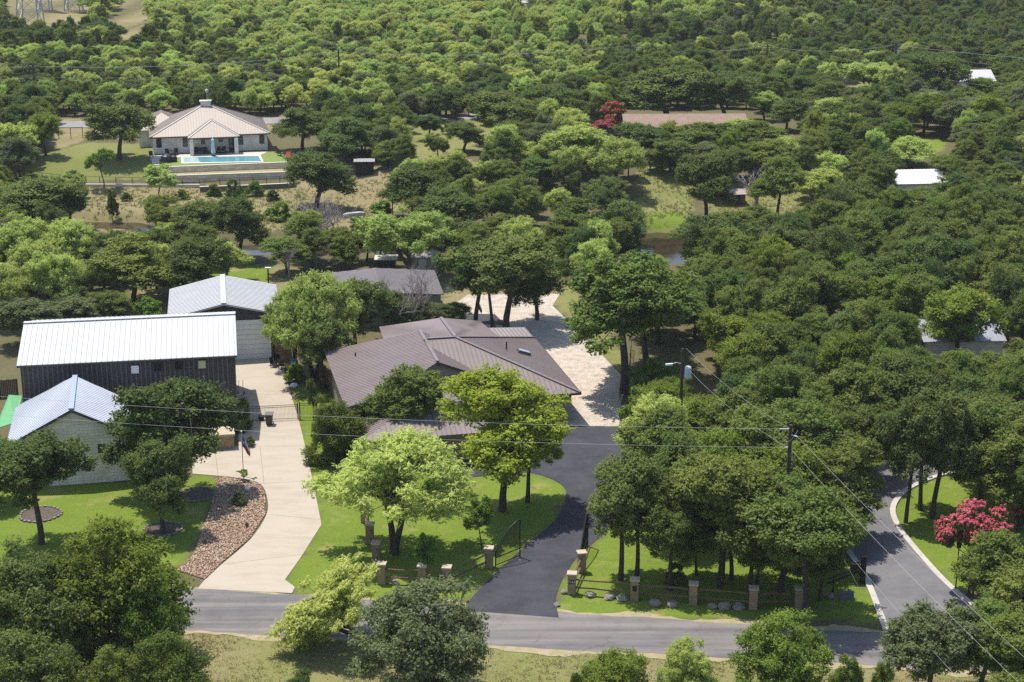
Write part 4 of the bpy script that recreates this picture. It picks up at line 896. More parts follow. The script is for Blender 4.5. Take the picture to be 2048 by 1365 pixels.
# spoked wheel sculpture near the pad
p = G(1000, 664); e = empty('wagon_wheel', p); tag(e, 'grey wheel shaped yard ornament beside the oak trunks', 'ornament')
MB().tube([p + Vector((.55 * math.cos(a), 0, .75 + .55 * math.sin(a))) for a in np.linspace(0, 2 * math.pi, 17)], .09, 6, False).build('rim', mat('grey_rubber', (.20, .19, .18), .9), e); MB().tube([p, p + Vector((0, 0, .3))], .06, 6).build('stand', DARK, e)
# mailbox post by side road and lamp posts
p = G(1722, 1166); e = empty('mailbox_post', p); tag(e, 'thick black post with boxed mailbox beside the side road kerb', 'mailbox')
MB().box(p + Vector((.1, 0, 1.05)), (.34, .34, 2.1)).build('post', mat('black_wood', (.02, .014, .013), .8), e); MB().box(p + Vector((-.5, -.05, 1.25)), (.62, .5, .6)).build('box', BLACK, e)
def lamppost(p, h, label):
    e = empty('lamp_post', p); tag(e, label, 'lamp post'); MB().tube([p, p + Vector((0, 0, .3)), p + Vector((0, 0, h))], [.09, .05, .04], 8).build('post', BLACK, e)
    MB().lathe(p + Vector((0, 0, h)), [(.05, 0), (.16, .1), (.2, .4), (.05, .55)], 8).build('lantern', BLACK, e)
lamppost(G(1666, 1184), 2.8, 'thin black lamp post in the shade near the mailbox'); lamppost(G(1911, 1180), 3.2, 'thin black lamp post under the pink crepe myrtle')
e = empty('park_sign', G(1692, 1190)); p = G(1692, 1197); tag(e, 'dark blue grey stone slab lying in the shade by the side road', 'slab'); ORI[e.name] = Vector(e.location)
MB().obox(p + Vector((0, 0, .25)), (.55, .08, 0), (0, .08, 0), (0, .05, .28)).build('slab', mat('slate', (.10, .11, .14), .6), e)
p = G(1700, 1150); e = empty('split_rail', p); tag(e, 'dark metal rail running left from the mailbox post', 'rail')
for z in (.8, 1.15): MB().beam(G(1655, 1175) + Vector((0, 0, z - .5)), G(1718, 1163) + Vector((0, 0, z)), .08, .1).build('rail', BLACK, e)
# trolley, grill cart, hose reel, white wreck boat
p = G(482, 790); e = empty('hand_trolley', p); tag(e, 'metal hand trolley leaning on the barn wall above the gate', 'trolley'); b = MB()
for s in (-.2, .2): b.tube([p + Vector((s, 0, .15)), p + Vector((s, .3, 1.4))], .025, 6)
b.box(p + Vector((0, -.12, .08)), (.5, .35, .04)); b.build('frame', STEEL, e)
for s in (-1, 1): MB().tube([p + Vector((s * .26, .1, .15)), p + Vector((s * .34, .1, .15))], .15, 10).build('wheel', BLACK, e)
k = copy_tree(ch0); k.location = G(556, 731); k.scale = (1.1,) * 3; tag(k, 'dark metal chair beside the wooden panel at the rear garage', 'chair', 'yard chairs by the rear garage')
k = copy_tree(ch0); k.location = G(548, 735); k.rotation_euler.z = 1.2; tag(k, 'dark metal chair nearest the white garage door corner', 'chair', 'yard chairs by the rear garage')
k = copy_tree(ch0); k.location = G(564, 738); k.rotation_euler.z = 2.2; tag(k, 'dark metal chair at the edge of the concrete pad', 'chair', 'yard chairs by the rear garage')
p = G(590, 742); e = empty('barrel_grill', p); tag(e, 'blue barrel grill in the tree shade right of the pad', 'grill')
MB().lathe(p, [(.05, .6), (.3, .7), (.34, .95), (.28, 1.2), (.05, 1.3)], 12).build('bowl', mat('enamel_blue', (.04, .10, .35), .3), e)
for a in (0, 2.1, 4.2): MB().tube([p + Vector((.1 * math.cos(a), .1 * math.sin(a), .75)), p + Vector((.35 * math.cos(a), .35 * math.sin(a), 0))], .025, 5).build('leg', BLACK, e)
p = G(588, 773); e = empty('folded_tarp', p); tag(e, 'crumpled white plastic sheet on the grass edge by the concrete', 'tarp'); o_ = MB(); o_.lathe(p, [(.45, 0), (.4, .18), (.2, .3), (.05, .33)], 7).build('sheet', WHITECL, e)
p = G(708, 434); e = empty('old_boat', p, .5); ORI[e.name] = Vector((0, 0, 0)); tag(e, 'old white upturned boat lying in the dry grass beyond the dead tree', 'boat')
b = MB(); prof = [(0, .15, .5), (.8, .55, .62), (2.6, .62, .6), (3.3, .55, .5)]; vs = []
for x, hw, z in prof: vs += [(x - 1.7, -hw, 0), (x - 1.7, -hw * .7, z), (x - 1.7, hw * .7, z), (x - 1.7, hw, 0)]
b.add(vs, [(a * 4 + c, a * 4 + c + 1, a * 4 + 5 + c, a * 4 + 4 + c) for a in range(3) for c in range(3)] + [(0, 1, 2, 3), (15, 14, 13, 12)]); b.build('hull', mat('boat_white', (.50, .47, .44), .7, (.25, .23, .21), 3), e)
p = G(537, 566); e = empty('steel_stand', p); tag(e, 'slim black stand with white top behind the rear garage', 'stand'); MB().box(p + Vector((0, 0, .9)), (.15, .15, 1.8)).build('post', BLACK, e); MB().box(p + Vector((0, 0, 1.85)), (.7, .4, .1)).build('top', WHITECL, e)

# wire fences: posts and strands
def wirefence(pts, h, label, group, step=2.4, top=True, m_=None):
    e = empty('wire_fence', pts[len(pts) // 2]); tag(e, label, 'fence'); m_ = m_ or mat('fence_rust', (.10, .07, .05), .8); P = []
    for a, c in zip(pts[:-1], pts[1:]):
        n = max(1, round((c - a).length / step)); P += [a + (c - a) * k / n for k in range(n)]
    P.append(pts[-1]); P = [Vector((q.x, q.y, gz(q.x, q.y))) for q in P]
    for q in P: MB().box(q + Vector((0, 0, h / 2)), (.09, .09, h)).build('post', m_, e)
    for z in ((h - .03, h * .5, .15) if top else (h * .5,)):
        b = MB()
        for a, c in zip(P[:-1], P[1:]): b.beam(a + Vector((0, 0, z)), c + Vector((0, 0, z)), .04 if z > h * .9 else .02, .05 if z > h * .9 else .02)
        b.build('strand', m_, e)
wirefence([G(50, 358), G(120, 366), G(200, 370), G(330, 373), G(400, 374), G(480, 372), G(560, 369)], 1.25, 'long wire fence along the foot of the pool lawn', '')
wirefence([G(118, 279), G(166, 277)], 1.9, 'rusty pipe fence section beside the far road', '', 1.9)
wirefence([G(1262, 700), G(1258, 760), G(1240, 800)], 1.2, 'wire fence along the right side of the gravel yard', '')

# ------------------------------------------------------------------ utility poles and wires
def pole(p, h, label, arms=1, trans=False, lamp=False, r=.16):
    e = empty('utility_pole', p); tag(e, label, 'utility pole', 'wooden utility poles'); MB().tube([p, p + Vector((0, 0, h))], [r, r * .7], 8).build('pole', POLEW, e)
    for k in range(arms):
        z = h - .5 - k * .9; a = MB().beam(p + Vector((-1.1, -.12, z)), p + Vector((1.1, -.12, z)), .1, .12).build('crossarm', POLEW, e)
        for x in (-1, -.4, .5, 1): MB().lathe(p + Vector((x, -.12, z + .06)), [(.03, 0), (.07, .06), (.03, .18)], 6).build('insulator', CER, a)
    if trans: MB().lathe(p + Vector((.5, -.15, h - 2.6)), [(.25, 0), (.3, .05), (.3, .95), (.24, 1.05), (.1, 1.1)], 12).build('transformer', TRANSF, e)
    if lamp:
        l = MB().tube([p + Vector((0, 0, h - 1.4)), p + Vector((-.5, -.1, h - 1.2)), p + Vector((-.9, -.2, h - 1.3))], .04, 6).build('lamp_arm', STEEL, e)
        MB().obox(p + Vector((-1.15, -.25, h - 1.33)), (.3, 0, .02), (0, .12, 0), (0, 0, .07)).build('lamp_head', mat('lamp_pale', (.6, .6, .58), .5), l)
    return p, h
def wire(a, c, sag, label, r=.018, n=24):
    r *= .45; b = MB(); b.tube([a + (c - a) * s - Vector((0, 0, 4 * sag * s * (1 - s))) for s in np.linspace(0, 1, n)], r, 4, False); o = b.build('power_line', WIRE); tag(o, label, 'power line', 'overhead power lines'); return o
pA = G(1568, 1122); hA_ = height_for(pA, 850); pole(pA, hA_, 'dark utility pole rising from the trees in front at right', 0, False, False, .19)
e = [o for o in bpy.data.objects if o.name.startswith('utility_pole')][0]; tp = pA + Vector((0, 0, hA_))
MB().lathe(tp + Vector((-.55, 0, -.35)), [(.05, -.06), (.06, 0), (.05, .06)], 6).build('insulator', CER, e)
for q in (Vector((-.8, 0, -.32)), Vector((.45, -.5, -.75)), Vector((-.35, 0, -1.75))):
    MB().tube([tp + Vector((0, 0, q.z)), tp + q], .05, 6).build('insulator', CER, e)
wr_ = MB(); wr_.tube([tp + Vector((-1.0, 0, -.3)) + Vector((1.5 * s, -.3 * s, -.95 * math.sin(math.pi * s))) for s in np.linspace(0, 1, 12)], .015, 4, False); wr_.build('jumper', WIRE, e)
pB = G(1359, 905); hB_ = height_for(pB, 698); pole(pB, hB_, 'utility pole with transformer and lamp arm above the bright bushes', 0, True, True, .17); tb = pB + Vector((0, 0, hB_))
left = tp + (Vector((-95, 15.6, 0)))
wire(tp + Vector((-.8, 0, -.32)), left + Vector((0, 0, .3)), 1.3, 'upper power line crossing left over the driveways', .02, 40)
wire(tp + Vector((-.35, 0, -1.75)), left + Vector((0, 0, -1.3)), 1.3, 'lower power line crossing left over the driveways', .02, 40)
wire(tb + Vector((.3, 0, .05)), tp + Vector((-.05, 0, -.3)), .5, 'upper power line from the lamp pole to the front pole')
wire(tb + Vector((.6, 0, -1.9)), tp + Vector((-.1, 0, -1.75)), .5, 'lower power line from the lamp pole to the front pole')
near = Vector((34.5, 52, 9.6))
wire(tp + Vector((.45, -.5, -.75)), near + Vector((0, 0, .5)), .9, 'upper power line running to the lower right corner', .018, 40)
wire(tp + Vector((.1, -.2, -1.85)), near + Vector((-.9, 0, -.6)), .9, 'middle power line running to the lower right corner', .018, 40)
wire(tp + Vector((0, -.2, -4.2)), near + Vector((-2.4, 0, -2.6)), 1.2, 'lowest service line running to the lower right corner', .014, 40)
wire(tp + Vector((0, -.1, -2.2)), G(1733, 1206), 0, 'pale guy wire anchored in the shaded lawn', .018, 3)
far = []
for u, vb, vt, lb in ((73, 224, 128, 'utility pole on the road verge at the far left'), (679, 178, 100, 'utility pole in the scrub above the dry yard'), (1259, 150, 88, 'utility pole above the pink trees in the distance'), (1532, 158, 88, 'utility pole with pale crossarms beyond the red roof'), (1788, 160, 86, 'utility pole left of the white outbuilding')):
    p = G(u, vb); h = height_for(p, vt); pole(p, h, lb, 2, u in (1259, 1788), False, .2); far.append(p + Vector((0, 0, h)))
pl_ = [far[0] + Vector((-60, -6, .5))] + far + [far[-1] + Vector((70, -10, -3))]
nm = ['at the far left', 'over the scrub', 'above the pale mesquites', 'beyond the red roof', 'left of the white outbuilding', 'at the far right']
for k, (a, c) in enumerate(zip(pl_[:-1], pl_[1:])):
    for j, dz in enumerate((-.4, -.45, -2.4)):
        wire(a + Vector((-.9 + .9 * j, 0, dz)), c + Vector((-.9 + .9 * j, 0, dz)), 1.2, ('front', 'rear', 'lowest')[j] + ' distant power line ' + nm[k], .03, 14)
wire(at(1660, 112, 12), far[-1] + Vector((60, -60, -6)), 2.0, 'service line slanting past the white outbuilding', .03, 20)
for u, vb, vt, lb in ((1420, 100, 58, 'dark distant pole near the top right of centre'), (1240, 80, 30, 'faint distant pole near the top edge'), (1628, 115, 76, 'pale distant pole with a white box'), (1541, 92, 64, 'short pale distant pole behind another pole'), (1318, 92, 58, 'thin distant pole between two darker poles')):
    p = G(u, vb); pole(p, height_for(p, vt), lb, 0, u in (1628, 1318), False, .18)
# lattice towers
def tower(c, wb, h, label, wt=1.2):
    e = empty('lattice_tower', c); tag(e, label, 'pylon'); leg = lambda s, z: c + Vector((s[0] * (wb + (wt - wb) * z / h) / 2, s[1] * (wb + (wt - wb) * z / h) / 2, z)); S = [(-1, -1), (1, -1), (1, 1), (-1, 1)]
    for s in S: MB().beam(leg(s, 0), leg(s, h), .28, .28).build('leg', STEEL, e)
    b = MB(); lv = list(np.linspace(0, h, 9))
    for z0, z1 in zip(lv[:-1], lv[1:]):
        for i in range(4):
            a, d = S[i], S[(i + 1) % 4]; b.beam(leg(a, z0), leg(d, z1), .13, .13); b.beam(leg(d, z0), leg(a, z1), .13, .13); b.beam(leg(a, z1), leg(d, z1), .13, .13)
    b.build('bracing', STEEL, e)
    for z in (h * .75, h * .9): MB().beam(c + Vector((-6, 0, z)), c + Vector((6, 0, z)), .3, .5).build('crossarm', STEEL, e)
tower(G(62, 54), 6.0, 34, 'nearest steel lattice pylon foot at the top left', 1.4); tower(G(148, 22), 4.4, 30, 'second lattice pylon right of the nearest one'); tower(G(90, 22), 3.5, 30, 'thin lattice pylon between the other two')

# ------------------------------------------------------------------ vegetation
def make_tree(kind, seed):
    r = np.random.RandomState(seed); pr = random.Random(seed)
    P = dict(highoak=(9.0, 4.0, .42, 140, (.42, .85), 66000, (.070, .050), 0, 1), oak=(8.0, 4.0, .24, 150, (.45, .95), 72000, (.070, .050), 0, 1), elm=(9.0, 4.0, .28, 170, (.38, .85), 72000, (.082, .042), .35, 1), mesquite=(6.6, 4.0, .26, 110, (.4, .85), 52000, (.105, .030), .35, 2),
             thicket=(6.5, 4.0, .02, 190, (.45, .9), 76000, (.066, .046), -.2, 1), juniper=(6.0, 3.0, .02, 110, (.3, .62), 44000, (.08, .038), -.7, 1), bush=(3.0, 2.2, .02, 50, (.3, .6), 20000, (.07, .05), 0, 3), sapling=(4.2, 1.9, .3, 34, (.25, .5), 8000, (.09, .04), .1, 1), myrtle=(5.0, 2.3, .22, 55, (.25, .5), 20000, (.065, .05), 0, 3))[kind]
    H, R, cb, np_, (r0, r1), nl, (la, lb_), droop, stems = P
    z0 = H * cb; cz = (z0 + H) / 2; rz_ = (H - z0) / 2
    # the crown is a handful of big uneven limbs-worth of foliage
    lob = []; nlob = {'oak': 8, 'highoak': 7, 'thicket': 10, 'elm': 8, 'mesquite': 7, 'juniper': 5, 'bush': 4, 'sapling': 4, 'myrtle': 5}[kind]; a0 = r.uniform(0, 6.28)
    for q in range(nlob):
        a = a0 + q * 2.4 + r.uniform(-.4, .4); f = 0 if q == 0 else math.sqrt((q + .3) / nlob); lr = R * r.uniform(.36, .52) * (1.15 if q == 0 else 1)
        zc_ = (cz + rz_ * r.uniform(.15, .45)) if q == 0 else cz + rz_ * (r.uniform(-.5, .5) - .28 * f)
        if kind == 'juniper': zc_ = cz + rz_ * (-.6 + 1.1 * q / nlob) * -1; lr *= 1.15 * (1 - .45 * zc_ / H); f *= (1 - .6 * zc_ / H)
        lob.append((np.array([math.cos(a) * f * (R - lr), math.sin(a) * f * (R - lr), 0]) + np.array([0, 0, zc_]), lr, min(rz_ * r.uniform(.48, .7), lr * 1.15)))
    C = []; tries = 0
    while len(C) < np_ and tries < 9000:
        tries += 1; lc, lr, lz = lob[r.randint(nlob)]; d = r.normal(size=3); d /= np.linalg.norm(d)
        if kind not in ('juniper', 'thicket') and d[2] < -.55: continue
        pr_ = r.uniform(r0, r1); k = r.uniform(.55, 1.0)
        q = lc + d * np.array([lr, lr, lz]) * k
        q[2] = min(max(q[2], z0 + pr_ * .4), H - pr_ * .6)
        if math.hypot(q[0], q[1]) > R * 1.02: continue
        if all(np.linalg.norm((q - c[0]) * (1, 1, 1.2)) > .50 * max(pr_, c[1]) for c in C): C.append((q, pr_))
    cen = np.array([c[0] for c in C]); rad = np.array([c[1] for c in C]); wgt = rad ** 2; cnt = r.multinomial(nl, wgt / wgt.sum())
    idx = np.repeat(np.arange(len(C)), cnt); k = len(idx)
    # within a puff leaves gather in small twiglets
    tw = r.normal(size=(len(C), 30, 3)); tw /= np.linalg.norm(tw, axis=2, keepdims=True); tw[..., 2] = tw[..., 2] * .8 + .25
    tj = r.randint(0, 30, k); tsel = tw[idx, tj]; tl = r.uniform(.75, 1.35, (len(C), 30))[idx, tj][:, None]; d = r.normal(size=(k, 3)); d /= np.linalg.norm(d, axis=1, keepdims=True)
    loose = r.uniform(size=(k, 1)) < .28
    tt_ = r.uniform(.1, 1.0, (k, 1)) ** .6; off = np.where(loose, d * r.uniform(.3, 1.05, (k, 1)), tsel * tl * tt_ + d * (.23 - .13 * tt_) * r.uniform(.3, 1, (k, 1)))
    pos = cen[idx] + off * rad[idx][:, None] * np.array([1, 1, .72])
    if kind == 'juniper': pos[:, 2] += np.abs(r.normal(size=k)) * .12
    nn = off * .8 + r.normal(size=(k, 3)) * .45; nn[:, 2] += .7; nn /= np.linalg.norm(nn, axis=1, keepdims=True)
    tt = r.normal(size=(k, 3)); tt[:, 2] -= droop * 2.2; tt -= nn * (tt * nn).sum(1, keepdims=True); tt /= np.linalg.norm(tt, axis=1, keepdims=True); bb = np.cross(nn, tt)
    sz = r.uniform(.6, 1.45, (k, 1)); V_ = np.stack([pos + tt * la * sz, pos + bb * lb_ * sz, pos - tt * la * sz, pos - bb * lb_ * sz], 1).reshape(-1, 3)
    V_[:, 2] = np.maximum(V_[:, 2], .03)
    Fq = np.arange(4 * k).reshape(-1, 4)
    # trunk and limbs
    m = MB(); tops = []
    tr = {'highoak': .21, 'oak': .24, 'thicket': .2, 'elm': .2, 'mesquite': .17, 'juniper': .13, 'bush': .06, 'sapling': .06, 'myrtle': .06}[kind]
    for s in range(stems):
        lean = Vector((pr.uniform(-.6, .6), pr.uniform(-.6, .6), 0)) * (1 if stems == 1 else 1.4) * R / 4
        fk = z0 + (H - z0) * (.12 if stems > 1 else .22); b0 = Vector((pr.uniform(-.12, .12), pr.uniform(-.12, .12), 0)) * (0 if stems == 1 else 1.5)
        pts = [b0 + lean * (q ** 1.6) + Vector((.06 * math.sin(q * 5 + s), .06 * math.cos(q * 4), fk * q - (.25 if q == 0 else 0))) for q in (0, .25, .5, .75, 1)]
        m.tube(pts, [tr * 1.25, tr, tr * .9, tr * .82, tr * .75], 8, False); top = pts[-1]
        order = sorted(range(len(C)), key=lambda i: pr.random())[: (8 if stems == 1 else 6)]
        for i in order:
            c = Vector(C[i][0]); mid1 = top.lerp(c, .35) + Vector((0, 0, (c - top).length * .10)); mid2 = top.lerp(c, .7) + Vector((pr.uniform(-.2, .2), pr.uniform(-.2, .2), .15))
            L = [top, mid1, mid2, c]; m.tube(L, [tr * .6, tr * .42, tr * .26, tr * .1], 5, False); tops += L[1:]
    for c, q in C:
        c = Vector(c); n = min(tops, key=lambda t: (t - c).length)
        if (n - c).length > .3: m.tube([n, n.lerp(c, .5) + Vector((0, 0, .12)), c], [tr * .2, tr * .14, tr * .06], 4, False)
    tm = bpy.data.meshes.new(kind + '_trunk'); tm.from_pydata([tuple(v) for v in m.v], [], m.f); tm.materials.append(BARK); tm.update()
    out = [numesh(kind + '_crown', V_, Fq, L_OAK), tm, H, R]
    if kind == 'myrtle':
        ob = (off[:, 2] > -.15) & (r.uniform(size=k) < .8); Vb = V_.reshape(-1, 4, 3)[ob] + np.array([0, 0, .06]) + nn[ob][:, None] * .05
        out.append(numesh('blossom', Vb.reshape(-1, 3), np.arange(4 * ob.sum()).reshape(-1, 4), L_PINK))
    return out
def dead_tree_mesh(seed, H=6., R=3.5, twigs=True, r0=.3):
    pr = random.Random(seed); m = MB()
    def br(p, d, L, r, lv):
        pts = [p]; q = p
        for k in range(3): d = (d + Vector((pr.uniform(-.3, .3), pr.uniform(-.3, .3), pr.uniform(-.12, .22)))).normalized(); q = q + d * L / 3; pts.append(q)
        m.tube(pts, [r, r * .8, r * .6, r * .42], 5 if lv > 1 else 4, False)
        if lv > 0:
            for k in range(pr.choice((3, 4, 5)) if lv > 1 else 6):
                s = pts[pr.choice((1, 2, 3, 3))]; a = pr.uniform(0, 6.28); nd = (d + Vector((math.cos(a), math.sin(a), pr.uniform(-.2, .4))) * 1.0).normalized(); br(s, nd, L * pr.uniform(.55, .8), r * .45, lv - 1)
    p = Vector((0, 0, -.2)); m.tube([p, Vector((.05, 0, H * .28))], [r0 * 1.2, r0 * .9], 8, False)
    for k in range(6): a = k * 1.05 + pr.uniform(-.3, .3); br(Vector((.05, 0, H * (.22 + .02 * k))), Vector((math.cos(a) * .8, math.sin(a) * .8, pr.uniform(.4, 1.2))).normalized(), H * .42, r0 * .6, 3 if twigs else 2)
    me = bpy.data.meshes.new('dead_branches'); me.from_pydata([tuple(v) for v in m.v], [], m.f); me.materials.append(PALEB); me.update(); return me
KV = dict(highoak=4, thicket=3, oak=5, elm=5, mesquite=4, juniper=3, bush=2, sapling=2, myrtle=2)
MESH = {}
for kd, nv in KV.items():
    for s in range(nv): MESH[(kd, s)] = make_tree(kd, 100 * len(MESH) + 7 + s)
NAMES = dict(highoak='oak_tree', thicket='oak_tree', oak='oak_tree', elm='elm_tree', mesquite='mesquite_tree', juniper='juniper_tree', bush='shrub', sapling='young_tree', myrtle='crepe_myrtle')
CATS = dict(highoak='tree', thicket='tree', oak='tree', elm='tree', mesquite='tree', juniper='tree', bush='shrub', sapling='tree', myrtle='tree')
LM = {'T': ('highoak', L_OAK), 'U': ('highoak', L_ELM), 'R': ('thicket', L_JUN), 'B': ('thicket', L_GREY), 'C': ('thicket', L_OAK), 'K': ('thicket', L_OAKY), 'O': ('oak', L_OAK), 'Y': ('oak', L_OAKY), 'E': ('elm', L_ELM), 'F': ('elm', L_ELMY), 'M': ('mesquite', L_MES), 'J': ('juniper', L_JUN), 'S': ('bush', L_BUSH), 'D': ('bush', L_OAK), 'G': ('oak', L_GREY), 'H': ('elm', L_GREY), 'Z': ('sapling', L_BUSH), 'P': ('myrtle', L_ELM), 'N': ('sapling', L_MES)}
trnd = random.Random(11); PL = []
CV = {}
def crown_mesh(kd, s, lm):
    k = (kd, s, lm.name)
    if k not in CV:
        me = MESH[(kd, s)][0]; me = me if (me.materials[0] == lm) else me.copy(); me.materials.clear(); me.materials.append(lm); me.name = kd + '_crown'; CV[k] = me
    return CV[k]
def plant(code, base, h, r, label=None, group=None, var=None, name=None):
    kd, lm = LM[code]; s = trnd.randrange(KV[kd]) if var is None else var % KV[kd]; M = MESH[(kd, s)]
    e = bpy.data.objects.new(name or NAMES[kd], None); col.objects.link(e); e.location = base; e.rotation_euler.z = trnd.uniform(0, 6.28); e.empty_display_size = .3
    e.scale = (r / M[3], r / M[3], h / M[2]); e['category'] = CATS[kd]
    if label: e['label'] = label
    if group: e['group'] = group
    c = bpy.data.objects.new('crown', crown_mesh(kd, s, lm)); col.objects.link(c); c.parent = e
    t = bpy.data.objects.new('trunk' if kd != 'bush' else 'stems', M[1]); col.objects.link(t); t.parent = e
    if kd == 'myrtle': b = bpy.data.objects.new('blossom', M[4]); col.objects.link(b); b.parent = e
    PL.append((base.x, base.y, r, code, e)); return e
def tree(code, u, vb, wpx, vt, label, group=None, var=None, name=None):
    b = G(u, vb); h = height_for(b, vt); s = px((b.x, b.y, b.z + h * .5))[2]; h *= 1.0
    return plant(code, b, h, wpx / 2 / s * (1.17 if code not in 'JSDZ' else 1.1), label, group or 'hand', var, name)
